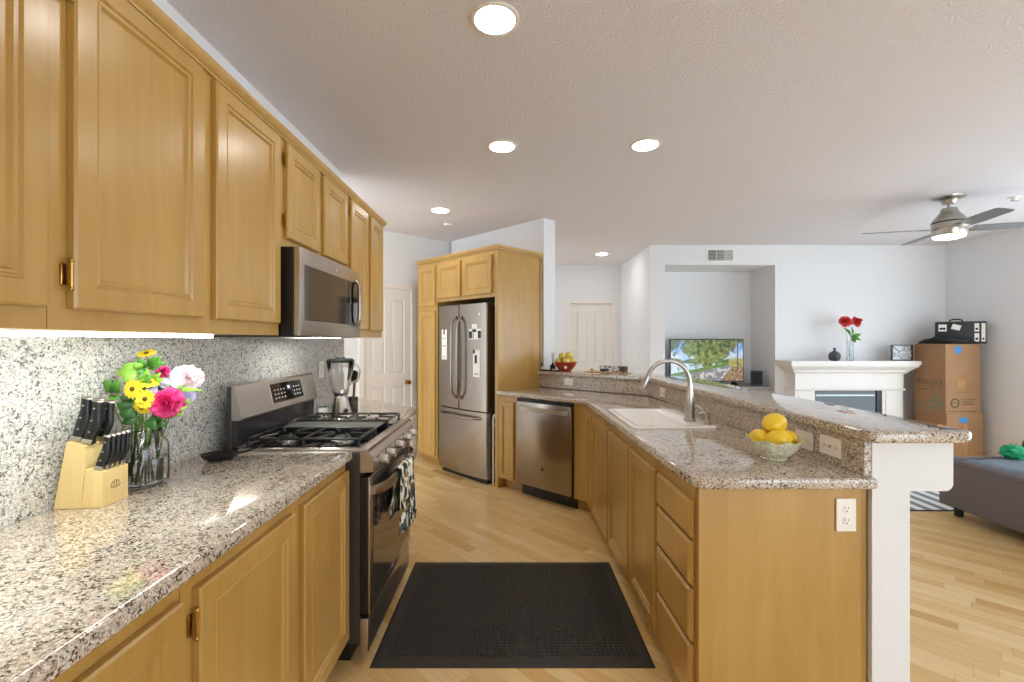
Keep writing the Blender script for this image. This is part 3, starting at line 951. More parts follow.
def grate(x0, x1):
    mb = MB()
    y0, y1, z, r = .015, .495, .956, .0058
    mb.tube([(x0, y0, z), (x1, y0, z)], r, 8); mb.tube([(x0, y1, z), (x1, y1, z)], r, 8)
    mb.tube([(x0, y0, z), (x0, y1, z)], r, 8); mb.tube([(x1, y0, z), (x1, y1, z)], r, 8)
    ym = (y0 + y1) / 2; xm = (x0 + x1) / 2
    mb.tube([(x0, ym, z), (x1, ym, z)], r, 8)
    for yc in (.13, .385):
        for sx in (-1, 1):
            xe = x0 if sx < 0 else x1
            for sy in (-1, 1):
                # curved fingers reaching towards the burner
                mb.tube([(xe, yc + sy * .065, z), (xe - sx * .03, yc + sy * .062, z + .002), (xm + sx * .055, yc + sy * .035, z + .004), (xm + sx * .025, yc + sy * .03, z + .003)], .005, 8)
        for sy in (-1, 1):
            mb.tube([(xm, yc + sy * (.115 if sy < 0 else .11), z), (xm, yc + sy * .035, z + .003)], .005, 8)
    for x in (x0, x1):
        for y in (y0, ym, y1):
            mb.tube([(x, y, z), (x, y, .9237)], .0062, 8)
    mb.build('grate', IRON, rg, 50)
grate(.035, .275); grate(.485, .725)
GRID = plain('griddle_grey', '#6f726f', .4, .4)
mb = MB(); mb.box(.287, .02, .948, .473, .49, .954, .002)
mb.build('griddle_plate', GRID, rg, 30)
for x in (.287, .473):
    MB().box(x - .004, .015, .9237, x + .004, .495, .9475).build('griddle_support', IRON, rg, 0)
# back guard
MB().box(0, .546, .905, RW, .566, 1.185, .003).build('back_panel', DARKSTEEL, rg, 0)
MB().prism_x([(.523, .9215), (.5455, .9215), (.5455, 1.039), (.523, 1.039)], .006, RW - .006).build('back_riser', plain('dark_riser', '#4b474c', .22, .7), rg, 0)
bg = MB().prism_x([(.503, 1.048), (.509, 1.040), (.5455, 1.040), (.5455, 1.190), (.540, 1.192), (.533, 1.186)], .0, RW).build('back_guard', STEEL_H, rg, 20)
sl = math.atan2(.030, .138)
def on_guard(z): return .503 + (z - 1.048) * (.030 / .138)
def guard_box(mb, x0, x1, z0, z1, t0, t1):
    a, b = on_guard(z0), on_guard(z1)
    mb.loops([[(x0, a - t1, z0), (x0, b - t1, z1), (x0, b - t0, z1), (x0, a - t0, z0)], [(x1, a - t1, z0), (x1, b - t1, z1), (x1, b - t0, z1), (x1, a - t0, z0)]]); return mb
guard_box(MB(), .268, .592, 1.073, 1.170, .0002, .002).build('display_bezel', CHROME, bg, 0)
ds = guard_box(MB(), .272, .586, 1.078, 1.168, .0022, .0035).build('display', BLACKGLASS, bg, 0)
GLYPH = plain('display_print', '#b9b9bd', .5)
for i in range(4):
    for j in range(3):
        x = .295 + i * .03 ; z = 1.095 + j * .02
        guard_box(MB(), x, x + .012, z, z + .005, .0037, .0042).build('key_mark', GLYPH, ds, 0)
        x = .49 + (i % 3) * .028
        if i < 3: guard_box(MB(), x, x + .010, z, z + .006, .0037, .0042).build('key_mark', GLYPH, ds, 0)
guard_box(MB(), .415, .462, 1.128, 1.155, .0037, .0042).build('clock_window', BLACK, ds, 0)
guard_box(MB(), .432, .448, 1.136, 1.148, .0044, .0048).build('clock_digits', plain('lit_digits', '#dfe8ff', .5, emit='#cfe0ff', es=1.2), ds, 0)

# towel hanging on the oven handle
def leafy():
    m, nt, b = newmat('leaf_print_cloth')
    co = coords(nt, (1, 1, .55))
    n = N(nt, 'ShaderNodeTexNoise', i_Scale=30., i_Detail=1.); L(nt, co, n.inputs[0])
    mixv = N(nt, 'ShaderNodeMix', data_type='VECTOR'); mixv.inputs[0].default_value = .03
    L(nt, co, mixv.inputs[4]); L(nt, n.outputs[1], mixv.inputs[5])
    v = N(nt, 'ShaderNodeTexVoronoi', i_Scale=46.); L(nt, mixv.outputs[1], v.inputs['Vector'])
    sep = nt.nodes.new('ShaderNodeSeparateColor'); L(nt, v.outputs['Color'], sep.inputs[0])
    c = ramp(nt, sep.outputs[0], [(0, '#23312f'), (.3, '#3d4a3c'), (.5, '#8a7d35'), (.62, '#4c5658'), (.88, '#eee9dc')], 'CONSTANT')
    d = ramp(nt, v.outputs['Distance'], [(0, (1, 1, 1, 1)), (.62, (0, 0, 0, 1))], 'CONSTANT')
    mx = N(nt, 'ShaderNodeMix', data_type='RGBA'); L(nt, d.outputs[0], mx.inputs[0])
    mx.inputs[6].default_value = lin('#efeadf'); L(nt, c.outputs[0], mx.inputs[7])
    L(nt, mx.outputs[2], b.inputs['Base Color']); b.inputs['Roughness'].default_value = .9
    return m
tw = thing('dish_towel', 'white dish towel with green leaf print hanging from the oven handle', 'towel', RO, RZL)
def towel_sheet(front, x0, x1, zbot, n=26):
    rows = []
    for j in range(15):
        v = j / 14
        row = []
        for i in range(n + 1):
            u = i / n
            x = x0 + (x1 - x0) * u
            uu = x / RW * 2 - 1
            hy = -.045 - .05 * max(0, 1 - uu ** 4) ** .6
            fold = .011 * math.sin(u * 15 + v * 1.2) + .006 * math.sin(u * 31 + 1)
            z = .766 + (zbot - .766) * v + .012 * math.sin(u * 9) * v
            y = (hy - .028 - .012 * v + fold * (.35 + .65 * v)) if front else (hy + .004 + .016 * v + fold * .35 * v)
            x_ = x + .022 * v * math.sin(u * 4 - 1)
            row.append((x_, y, z))
        rows.append(row)
    if front:   # wrap over the bar
        top = [(p[0], (p[1] + .016), .776) for p in rows[0]]
        top2 = [(p[0], p[1] + .036, .772) for p in rows[0]]
        rows = [top2, top] + rows
    mb = MB(); mb.loops(rows, False, False, closed=False); return mb
LEAFY = leafy()
for nm, fr_, a, b, zb_ in (('front_fall', True, .225, .50, .462), ('back_fall', False, .24, .48, .53)):
    o = towel_sheet(fr_, a, b, zb_).build(nm, LEAFY, tw, 60)
    md = o.modifiers.new('thickness', 'SOLIDIFY'); md.thickness = .003; md.offset = 0

# ------------------------------------------------------------ microwave
mw = thing('microwave', 'stainless over-the-range microwave under the short maple cabinet', 'microwave', (-.900, 1.934, 0), RZL)
MW = .762
MB().box(0, .0305, 1.398, MW, .375, 1.782, .002).build('body', BLACK, mw, 0)
d = MB().box(0, 0, 1.402, MW, .030, 1.782, .005).build('door', STEEL_H, mw, 30)
MB().box(.040, -.0022, 1.470, MW - .035, -.0003, 1.712, .0008).build('window', SMOKEGLASS, d, 0)
MB().box(.560, -.0036, 1.472, .655, -.0024, 1.710).build('touch_panel', BLACKGLASS, d, 0)
pts = []
for i in range(13):
    u = i / 12; z = 1.462 + u * .262
    off = .022 * (1 - (2 * u - 1) ** 4) ** .5 if 0 < i < 12 else 0
    pts.append((.672, -.004 - off, z))
MB().tube(pts, .0095, 12).build('handle', STEEL, d, 50)
MB().at((.40, -.0003, 1.748), 0, R(90)).lathe([(.013, 0), (.013, .002), (.009, .003)], 18).build('round_badge', CHROME, d, 40)
MB().box(.05, .17, 1.393, .71, .33, 1.3975).build('grease_filter', NICKEL, mw, 0)
MB().box(.42, .07, 1.3968, .64, .15, 1.3976).build('lit_cooktop_lamp', plain('lit_hood_lamp', '#ffffff', .4, emit=(1, .97, .9, 1), es=STRIP * 1.5), mw, 0)

# ------------------------------------------------------------ left counter objects
CT = ZT + .0008
# knife block, local x to the right along the counter front, y deeper
kb = thing('knife_block', 'pale wooden knife block on the left granite counter beside the flower jar', 'knife block', (-1.216, 1.262, CT), R(4))
prof = [(-.052, 0), (.018, 0), (.030, .118), (.026, .172), (-.018, .186)]
mb = MB(); mb.loops([[(x, 0, z) for x, z in prof], [(x, .098, z) for x, z in prof]])
mb.build('main_block', KNIFEWOOD, kb, 0)
prof = [(.0185, 0), (.073, 0), (.073, .098), (.0300, .108)]
mb = MB(); mb.loops([[(x, .002, z) for x, z in prof], [(x, .096, z) for x, z in prof]])
fb = mb.build('front_block', KNIFEWOOD, kb, 0)
LOGO = plain('burnt_logo', '#6d5326', .8)
mb = MB()
for i in range(3):
    y = .040 + i * .009
    mb.tube([(.0733, y - .006, .052), (.0733, y - .003, .060 + .004 * (i == 1)), (.0733, y + .002, .062 + .004 * (i == 1)), (.0733, y + .005, .054)], .0009, 6)
mb.tube([(.0733, .030, .050), (.0733, .049, .0475), (.0733, .068, .050)], .0009, 6)
mb.tube([(.0733, .034, .045), (.0733, .049, .043), (.0733, .064, .045)], .0007, 6)
mb.build('engraved_mark', LOGO, fb, 50)
KH = plain('black_knife_handle', '#17181a', .3)
def knife(label, p, tilt, ln, w, parent_T, grp, th=.013):
    """p = foot of the handle in block space; the handle leans like the slots"""
    t = thing('kitchen_knife', label, 'knife', parent_T @ Vector(p), R(4), grp)
    t.rotation_euler = (0, R(tilt), R(4))
    n = 9
    rings = []
    for i in range(n):
        u = i / (n - 1)
        wx = w * (.36 + .1 * math.sin(u * PI * 1.6) + .06 * (u > .85)) 
        cx = .006 * math.sin(u * PI) 
        rings.append([(cx + wx * math.cos(a) , th * .5 * math.sin(a), .012 + u * ln) for a in [2 * PI * k / 12 for k in range(12)]])
    MB().loops(rings).build('handle', KH, t, 50)
    MB().box(-w * .36, -th * .42, -.002, w * .36, th * .45, .0115, .002).build('bolster', NICKEL, t, 0)
    for u in (.2, .5, .82):
        MB().cyl((.003, -th * .55, .012 + u * ln), (.003, th * .55, .012 + u * ln), .0028, n=8).build('rivet', NICKEL, t, 40)
    MB().sphere((0, 0, .012 + ln), (w * .40, th * .5, .005), 10, 6).build('end_cap', NICKEL, t, 60)
    return t
KT = Matrix.Translation((-1.216, 1.262, CT)) @ Matrix.Rotation(R(4), 4, 'Z')
names = ['large knife with riveted black handle at the front left of the block', 'large black handled knife right of the front left one in the block',
         'black handled knife in the rear row of the block, left side', 'black handled knife in the rear row of the block, right side']
for i, (y, x, dz) in enumerate(((.024, -.010, .184), (.024, .019, .1756), (.068, -.010, .184), (.068, .019, .1756))):
    knife(names[i], (x, y, dz + .002), 12, .108 - .008 * (i > 1), .040, KT, 'large knives in the wooden block', .020)
sn = ['steak knife nearest the camera in the front row of the block', 'second steak knife from the camera in the front row of the block', 'middle steak knife of the front row in the block', 'fourth steak knife from the camera in the front row of the block', 'steak knife farthest from the camera in the front row of the block']
for i in range(5):
    knife(sn[i], (.055, .013 + i * .018, .1035), 14, .084, .028, KT, 'steak knives in the front of the block', .013)

# flower jar
JX, JY = -1.196, 1.478
jr = thing('glass_jar', 'clear glass jar of water holding the mixed bouquet on the counter', 'jar', (JX, JY, CT))
GL = glass('clear_glass'); WATER = glass('water', (.93, .97, .95, 1), 0, 1.33)
outer = [(.052, .0), (.064, .004), (.068, .014), (.068, .118), (.064, .136), (.053, .150), (.050, .156), (.052, .160), (.052, .178), (.049, .181)]
inner = [(.047, .178), (.047, .154), (.050, .146), (.061, .133), (.0645, .117), (.0645, .016), (.060, .009), (.001, .008)]
MB().lathe(outer + inner, 36, True, True).build('glass_wall', GL, jr, 50)
MB().lathe([(.058, .010), (.0638, .017), (.0638, .088), (.001, .088)], 32, True, True).build('water', WATER, jr, 50)

LEAF = plain('fresh_leaf', '#4f8a2a', .5, var=.25, vscale=30)
LEAFL = plain('lime_leaf', '#8fc24a', .5, var=.2, vscale=30)
DKLEAF = plain('dark_leaf', '#2e5a20', .5, var=.25, vscale=30)
STEM = plain('green_stem', '#6b8a3f', .6)
YEL = plain('yellow_petal', '#e8cf2e', .6, var=.1, vscale=60)
DAISYC = plain('brown_flower_eye', '#5a4316', .8)
PINK = plain('magenta_petal', '#e2337a', .6, var=.45, vscale=90)
PALE = plain('pale_pink_petal', '#f1dfe2', .6, var=.05, vscale=50)
WHITEP = plain('white_petal', '#f3f1ec', .6)
LILAC = plain('lilac_petal', '#a99ac4', .6, var=.15, vscale=60)
CORAL = plain('coral_petal', '#dd4a4c', .55, var=.4, vscale=60)

def PX(x, y, Y):
    return Vector(((x - 512) / 455.1 * Y, Y, 1.38 - (y - 341) / 455.1 * Y))

def orient(n):
    n = Vector(n).normalized()
    return n.to_track_quat('Z', 'Y').to_matrix().to_4x4()

def petal(mb, M_, r0, r1, w, lift, az, cup=0., n=4, notch=False):
    ca, sa = math.cos(az), math.sin(az)
    L_, Rr, Mid = [], [], []
    for i in range(n + 1):
        u = i / n
        r = r0 + (r1 - r0) * u
        ww = w * (math.sin(PI * (.18 + .72 * u)) if not notch else (.35 + .65 * u))
        z = lift * u + cup * u * u
        for s, lst in ((-1, L_), (0, Mid), (1, Rr)):
            zz = z + (abs(s) * .12 * w) - (0 if not notch else .004 * math.sin(az * 7 + s * 2 + u * 3))
            lst.append(mb.v(M_ @ Vector((r * ca - s * ww * sa, r * sa + s * ww * ca, zz))))
    for i in range(n):
        mb.face([L_[i], Mid[i], Mid[i + 1], L_[i + 1]]); mb.face([Mid[i], Rr[i], Rr[i + 1], Mid[i + 1]])

def stem_to(t, head, foot, mat=STEM, r=.0022, bow=.012):
    h, f = Vector(head), Vector(foot)
    pts = []
    for i in range(9):
        u = i / 8
        p = f.lerp(h, u); p.z = f.z + (h.z - f.z) * u
        k = u * u
        p.x = f.x + (h.x - f.x) * (k * .7 + u * .3); p.y = f.y + (h.y - f.y) * (k * .7 + u * .3)
        pts.append(tuple(p))
    MB().tube(pts, r, 7).build('stem', mat, t, 60)

def foot_in_jar(i):
    a = i * 2.4
    return (JX + .035 * math.cos(a), JY + .035 * math.sin(a), CT + .014)
GB = 'flowers in the glass jar'
def daisy(label, head, nrm, rad, idx, mat=YEL, eye=DAISYC, np_=13):
    t = thing('daisy', label, 'flower', (0, 0, 0), 0, GB)
    M_ = Matrix.Translation(head) @ orient(nrm)
    mb = MB()
    for k in range(np_):
        petal(mb, M_, rad * .15, rad, rad * .24, rad * .12, 2 * PI * k / np_, -rad * .1)
    mb.build('petals', mat, t, 60)
    m2 = MB(); m2.T = M_; m2.sphere((0, 0, rad * .1), (rad * .24, rad * .24, rad * .14), 12, 8); m2.build('flower_eye', eye, t, 60)
    stem_to(t, head, foot_in_jar(idx))
def carnation(label, head, nrm, rad, idx, mat, grp=GB, foot=None, name='carnation'):
    t = thing(name, label, 'flower', (0, 0, 0), 0, grp)
    M_ = Matrix.Translation(head) @ orient(nrm)
    mb = MB()
    rnd = random.Random(idx)
    for layer in range(6):
        f = 1 - layer * .155
        k_n = 13 - layer
        for k in range(k_n):
            az = 2 * PI * (k + .5 * (layer % 2) + rnd.uniform(-.2, .2)) / k_n
            petal(mb, M_, rad * .06, rad * f * rnd.uniform(.88, 1.05), rad * .30 * (f + .15), rad * (.08 + .13 * layer) * rnd.uniform(.8, 1.2), az, rad * (-.12 + .05 * layer), 4, True)
    mb.build('petals', mat, t, 50)
    m2 = MB(); m2.T = M_; m2.lathe([(.004, -rad * .7), (rad * .26, -rad * .45), (rad * .22, .0)], 12); m2.build('calyx', STEM, t, 60)
    stem_to(t, head - Vector(nrm).normalized() * rad * .5, foot or foot_in_jar(idx))
    return t
def leaves(label, idx, specs, mat, grp='leaf sprigs in the glass jar', foot=None, name='leaf_sprig', root=None):
    """specs: (base, tip, width)"""
    t = thing(name, label, 'leaves', (0, 0, 0), 0, grp)
    cen = Vector((0, 0, 0))
    for b, tp, w in specs:
        b, tp = Vector(b), Vector(tp); cen += b
        ax = (tp - b); side = ax.cross(Vector((.3, -1, .25))).normalized(); up = side.cross(ax).normalized()
        mb = MB(); rows = []
        for i in range(8):
            u = i / 7
            ww = w * (math.sin(PI * u ** .8)) * .5 + .0004
            c = b + ax * u + up * (.18 * ax.length * math.sin(PI * u * .9))
            rows.append([tuple(c - side * ww + up * ww * .35), tuple(c), tuple(c + side * ww + up * ww * .35)])
        mb.loops(rows, False, False, closed=False)
        o = mb.build('leaf', mat, t, 60)
        md = o.modifiers.new('thickness', 'SOLIDIFY'); md.thickness = .0007
    cen /= len(specs)
    stem_to(t, cen, foot or foot_in_jar(idx))
    for b, tp, w in specs:
        if (Vector(b) - cen).length > .004:
            MB().tube([tuple(cen), tuple(Vector(b))], .0013, 6).build('twig', STEM, t, 60)
    return t
FN = (.45, -1, .2)
carnation('large magenta carnation at the front right of the bouquet', PX(167.5, 403, 1.415), (.35, -1, .1), .048, 1, PINK)
carnation('large pale pink carnation at the right edge of the bouquet', PX(187, 378, 1.49), (.6, -.8, .35), .045, 2, PALE)
carnation('small magenta bloom at the back of the bouquet, beside the pale carnation', PX(163, 372.5, 1.51), (.3, -1, .2), .021, 3, PINK)
daisy('yellow daisy at the upper left of the front pair', PX(133, 389, 1.40), (-.1, -1, .1), .031, 4)
daisy('yellow daisy just left of the magenta carnation', PX(145.5, 399, 1.395), (.1, -1, .1), .030, 5)
daisy('yellow daisy lowest in the bouquet, above the jar rim', PX(141.5, 408, 1.40), (0, -.8, -.5), .024, 6)
daisy('yellow daisy seen from the side in the middle of the bouquet', PX(149, 383, 1.44), (.2, -.4, 1), .034, 7)
daisy('yellow daisy at the very top of the bouquet', PX(146.5, 353.5, 1.48), (.1, -.5, 1), .028, 8)
daisy('white daisy at the left behind the knife handles', PX(103, 390, 1.45), (-.6, -.7, .4), .024, 9, WHITEP, LEAFL)
daisy('white daisy half hidden in the upper left of the bouquet', PX(126, 376, 1.47), (-.2, -.8, .5), .026, 10, WHITEP, LEAFL)
daisy('lilac bloom beside the pale carnation in the bouquet', PX(165, 383, 1.46), (.3, -1, .4), .018, 11, LILAC, LILAC)
daisy('lilac bloom at the lower right of the bouquet', PX(189, 396, 1.47), (.5, -.9, .1), .022, 12, LILAC, LILAC)
daisy('lilac bloom between the yellow daisies and the carnation', PX(152, 391, 1.43), (.2, -1, .3), .017, 16, LILAC, LILAC)
def lf(x0, y0, x1, y1, w, Y, Y1=None): return (PX(x0, y0, Y), PX(x1, y1, Y1 or Y - .02), w)
leaves('green leaves at the left of the bouquet above the knife handles', 13, [lf(118, 392, 104, 379, .03, 1.45), lf(118, 393, 120, 377, .028, 1.44), lf(117, 396, 111, 402, .026, 1.44)], LEAF)
leaves('green leaves at the top of the bouquet', 14, [lf(146, 368, 138, 357, .026, 1.48), lf(150, 368, 164, 356, .03, 1.48), lf(152, 369, 168, 362, .026, 1.47), lf(146, 370, 136, 372, .024, 1.47)], LEAF)
leaves('lime green frond at the upper left of the bouquet', 15, [lf(140, 371, 116, 374, .034, 1.46), lf(140, 370, 122, 365, .03, 1.47), lf(138, 374, 122, 382, .03, 1.45), lf(142, 368, 134, 362, .022, 1.46)], LEAFL)
leaves('mid green leaves in the heart of the bouquet', 22, [lf(140, 392, 128, 398, .03, 1.45), lf(142, 392, 154, 376, .03, 1.46), lf(148, 404, 158, 392, .026, 1.45), lf(140, 396, 126, 384, .03, 1.46), lf(150, 398, 160, 408, .028, 1.44), lf(146, 380, 138, 374, .03, 1.46)], LEAF)
leaves('pale grey green leaves behind the magenta carnation', 23, [lf(168, 398, 184, 388, .024, 1.47), lf(168, 402, 188, 402, .024, 1.47), lf(160, 392, 172, 384, .026, 1.48), lf(172, 408, 182, 416, .02, 1.46)], plain('grey_green_leaf', '#7d9372', .6, var=.2, vscale=30))
leaves('dark green leaves low at the left of the bouquet', 17, [lf(138, 412, 117, 403, .036, 1.44), lf(138, 414, 119, 414, .034, 1.43), lf(140, 417, 122, 424, .034, 1.43), lf(134, 402, 120, 396, .03, 1.45)], DKLEAF)
leaves('dark green leaves low at the right of the bouquet', 18, [lf(152, 416, 168, 428, .034, 1.44), lf(152, 415, 174, 418, .03, 1.44), lf(150, 418, 158, 431, .03, 1.42), lf(156, 410, 180, 412, .028, 1.45)], DKLEAF)
leaves('thin green leaf pointing right beneath the pale carnation', 19, [lf(180, 390, 206, 391, .014, 1.47), lf(178, 392, 184, 384, .012, 1.46), lf(176, 398, 194, 404, .018, 1.47)], LEAFL)
leaves('lime green buds behind the small magenta bloom', 20, [lf(156, 382, 162, 372, .024, 1.48), lf(157, 384, 166, 378, .022, 1.47), lf(150, 380, 148, 368, .022, 1.47)], LEAFL)
leaves('fine light green sprig at the lower right of the bouquet', 21, [lf(170, 416, 190, 406, .016, 1.45), lf(170, 417, 186, 414, .016, 1.45), lf(172, 410, 193, 398, .015, 1.46)], LEAFL)

# spoon rest
sr = thing('spoon_rest', 'black oval spoon rest on the left counter beside the range', 'spoon rest', (-1.150, 1.79, CT), R(16))
mb = MB()
rings = []
for (s, z) in ((.62, 0), (.90, .010), (1.0, .022), (1.02, .024), (.94, .021), (.80, .010), (.5, .005)):
    rings.append([(.066 * s * math.cos(a), .048 * s * math.sin(a), z) for a in [2 * PI * k / 28 for k in range(28)]])
mb.loops(rings); mb.build('dish', BLACK, sr, 50)
MB().tube([(.055, 0, .019), (.085, .0, .024), (.125, .0, .036), (.15, .0, .046)], [.014, .010, .009, .011], 10, flat=.4).build('handle', BLACK, sr, 50)

# ------------------------------------------------------------ far counter: blender, ladle, glass
bl = thing('blender', 'glass jar blender with chrome cone base on the counter beyond the range', 'blender', (-1.055, 2.80, CT), R(20))
MB().lathe([(.074, 0), (.074, .01), (.068, .02), (.046, .10), (.040, .128), (.045, .135), (.045, .15), (.03, .152)], 32).build('cone_base', CHROME, bl, 45)
MB().cyl((.03, -.055, .045), (.032, -.066, .045), .012, n=16).build('control_dial', BLACK, bl, 40)
wob8 = lambda a, z: 1 + .022 * math.cos(a * 8)
o_ = [(.040, .153), (.049, .16), (.056, .20), (.068, .26), (.079, .325), (.081, .345)]
i_ = [(.077, .343), (.064, .262), (.052, .205), (.043, .17), (.001, .168)]
MB().lathe(o_ + i_, 48, True, True, wob=wob8).build('glass_jar', GL, bl, 60)
MB().lathe([(.046, .150), (.050, .151), (.050, .172), (.046, .173)], 32, True, False).build('collar', NICKEL, bl, 45)
lid = MB().lathe([(.070, .332), (.0765, .3455), (.078, .352), (.066, .357), (.03, .358), (.028, .366), (.001, .367)], 32).build('lid', plain('smoke_grey_lid', '#4c5456', .3), bl, 45)
MB().tube([(.07, 0, .325), (.10, 0, .31), (.112, 0, .27), (.10, 0, .22), (.054, 0, .20)], .008, 10).build('jar_handle', GL, bl, 60)
ld = thing('ladle', 'dark spoon with brown handle standing behind the blender', 'ladle', (-1.045, 2.985, CT), R(0))
MB().lathe([(.032, 0), (.034, .004), (.034, .098), (.031, .098), (.030, .006), (.001, .006)], 24).build('holder', SMOKEGLASS, ld, 50)
MB().tube([(.0, 0, .01), (.008, .0, .12), (.012, 0, .19)], .008, 10).build('handle', plain('brown_handle', '#6a4028', .5), ld, 50)
MB().sphere((.014, -.004, .232), (.03, .012, .042), 14, 10).build('spoon_bowl', BLACK, ld, 60)
gl_ = thing('glass_tumbler', 'small clear glass tumbler on the counter left of the blender', 'glass', (-1.165, 2.80, CT))
MB().lathe([(.032, 0), (.034, .003), (.037, .082), (.0345, .082), (.0315, .008), (.001, .007)], 28).build('tumbler', glass('tumbler_glass', (.93, .97, .97, 1), .03), gl_, 50)
MB().lathe([(.0382, .02), (.0390, .06)], 28, False, False).build('paper_band', PAPER, gl_, 50)

# ------------------------------------------------------------ peninsula counter: lemons
BC = (1.035, 1.80)
bw = thing('lemon_bowl', 'pale green scalloped ceramic bowl of lemons on the peninsula counter', 'bowl', (BC[0], BC[1], CT))
m, nt, b = newmat('speckled_celadon')
n = N(nt, 'ShaderNodeTexNoise', i_Scale=90., i_Detail=2.); L(nt, coords(nt), n.inputs[0])
r = ramp(nt, n.outputs[0], [(.40, '#c3c2a2'), (.55, '#dfddc8'), (.7, '#ebe9dc')]); L(nt, r.outputs[0], b.inputs['Base Color']); b.inputs['Roughness'].default_value = .25
CEL = m
def scal(a, z): return 1 + (.05 * max(0, (z - .03) / .05) * math.cos(a * 8))
rings = []
pr = [(.046, 0), (.048, .004), (.044, .010), (.060, .022), (.080, .046), (.095, .074), (.0985, .080), (.093, .078), (.076, .050), (.056, .026), (.03, .018), (.001, .017)]
for (rr, z) in pr:
    rings.append([(rr * scal(a, z) * math.cos(a), rr * scal(a, z) * math.sin(a), z + (.006 * math.cos(a * 8) if z > .06 else 0)) for a in [2 * PI * k / 64 for k in range(64)]])
MB().loops(rings).build('bowl_body', CEL, bw, 60)
RIM = plain('yellow_green_rim', '#c9bd58', .35)
MB().tube([(.0965 * scal(a, .08) * math.cos(a), .0965 * scal(a, .08) * math.sin(a), .0805 + .006 * math.cos(a * 8)) for a in [2 * PI * k / 64 for k in range(65)]], .0022, 6).build('rim_glaze', RIM, bw, 60)
m, nt, b = newmat('lemon_peel')
b.inputs['Base Color'].default_value = lin('#f0c92c'); b.inputs['Roughness'].default_value = .38
v = N(nt, 'ShaderNodeTexVoronoi', i_Scale=220.); L(nt, coords(nt), v.inputs['Vector']); bump(nt, b, v.outputs['Distance'], .25, .001)
PEEL = m
def lemon(label, p, rot, s=1.):
    t = thing('lemon', label, 'lemon', (BC[0] + p[0], BC[1] + p[1], CT + p[2]), 0, 'lemons in the ceramic bowl')
    t.rotation_euler = rot
    pr = [(.001, -.047), (.006, -.045), (.012, -.040), (.024, -.031), (.0335, -.014), (.0355, 0), (.0335, .014), (.025, .030), (.013, .039), (.008, .044), (.001, .046)]
    MB().lathe([(a * s, z * s) for a, z in pr], 24).build('peel', PEEL, t, 60)
    MB().lathe([(.0035, .0), (.004, .003), (.001, .004)], 8, c=(0, 0, -.0485 * s)).build('stem_scar', STEM, t, 60)
lemon('lemon at the left of the bowl, its stem end facing left', (-.052, .012, .078), (R(70), R(-35), 0), 1.02)
lemon('lemon at the front of the bowl, below the topmost one', (-.006, -.040, .084), (R(25), R(80), R(10)), 1.10)
lemon('lemon at the right of the bowl nearest the outlets', (.052, .004, .078), (R(65), R(40), 0), 1.02)
lemon('topmost lemon resting on the others in the bowl', (.010, .012, .136), (R(20), R(75), R(40)), 1.18)

# rubber mat
t = thing('floor_mat', 'black rubber waffle mat on the maple floor between range and peninsula', 'mat', (0, 0, 0))
mx0, mx1, my0, my1 = -.602, .606, 1.918, 2.836
prf = [(0, .0005), (.012, .007), (.05, .007), (.052, .0095), (.058, .0095), (.060, .0045)]
mb = MB()
mb.loops([[(mx0 + i, my0 + i, z), (mx1 - i, my0 + i, z), (mx1 - i, my1 - i, z), (mx0 + i, my1 - i, z)] for i, z in prf])
bd = mb.build('mat_base', RUBBER, t, 0)
mb = MB()
nx, ny = 52, 39
px_, py_ = (mx1 - mx0 - .13) / nx, (my1 - my0 - .13) / ny
for i in range(nx):
    for j in range(ny):
        cx, cyy = mx0 + .065 + (i + .5) * px_, my0 + .065 + (j + .5) * py_
        a, b_ = px_ * .38, py_ * .38
        r0 = [mb.v((cx + sx * a, cyy + sy * b_, .0045)) for sx, sy in ((-1, -1), (1, -1), (1, 1), (-1, 1))]
        r1 = [mb.v((cx + sx * a * .7, cyy + sy * b_ * .7, .0105)) for sx, sy in ((-1, -1), (1, -1), (1, 1), (-1, 1))]
        for k in range(4): mb.face([r0[k], r0[(k + 1) % 4], r1[(k + 1) % 4], r1[k]])
        mb.face(r1)
o = mb.build('waffle_studs', RUBBER, t, 0); o['kind'] = 'stuff'

# ------------------------------------------------------------ things on the far part of the bar
ZB = 1.0768
def on_bar(u, v):
    p = DA + dD * u + nD * v
    return (p.x, p.y, ZB)
p = on_bar(.30, .66)
t = thing('fruit_bowl', 'red wire style fruit bowl of green apples on the far bar', 'bowl', p)
REDC = plain('red_glazed_bowl', '#a2381c', .3, var=.3, vscale=40)
MB().lathe([(.05, 0), (.054, .004), (.072, .02), (.100, .058), (.116, .095), (.111, .093), (.094, .059), (.067, .024), (.001, .014)], 36).build('bowl_body', REDC, t, 50)
MB().sphere((-.01, -.094, .05), (.016, .006, .022), 10, 8).build('white_medallion', PAPER, t, 60)
APPLE = plain('yellow_green_apple', '#cdbd5c', .35, var=.25, vscale=18)
an = ['green apple at the left side of the red bowl', 'green apple at the right side of the red bowl', 'green apple at the front of the red bowl', 'green apple at the back of the red bowl', 'topmost green apple at the left of the red bowl', 'topmost green apple at the right of the red bowl']
for i, (ax, ay, az) in enumerate(((-.068, .0, .098), (.068, .008, .098), (.0, -.058, .100), (.0, .062, .102), (-.032, -.010, .150), (.038, -.005, .156))):
    q = thing('apple', an[i], 'apple', (p[0] + ax, p[1] + ay, p[2] + az), 0, 'apples in the red bowl')
    MB().lathe([(.001, -.031), (.014, -.036), (.031, -.026), (.041, 0), (.036, .024), (.019, .035), (.007, .031), (.001, .026)], 20).build('apple_skin', APPLE, q, 60)
    MB().tube([(0, 0, .027), (.003, 0, .043)], .0016, 6).build('apple_stem', DAISYC, q, 60)
p = on_bar(.13, .68)
t = thing('reed_diffuser', 'black diffuser bottle with thin reeds on the far bar left of the fruit', 'diffuser', p)
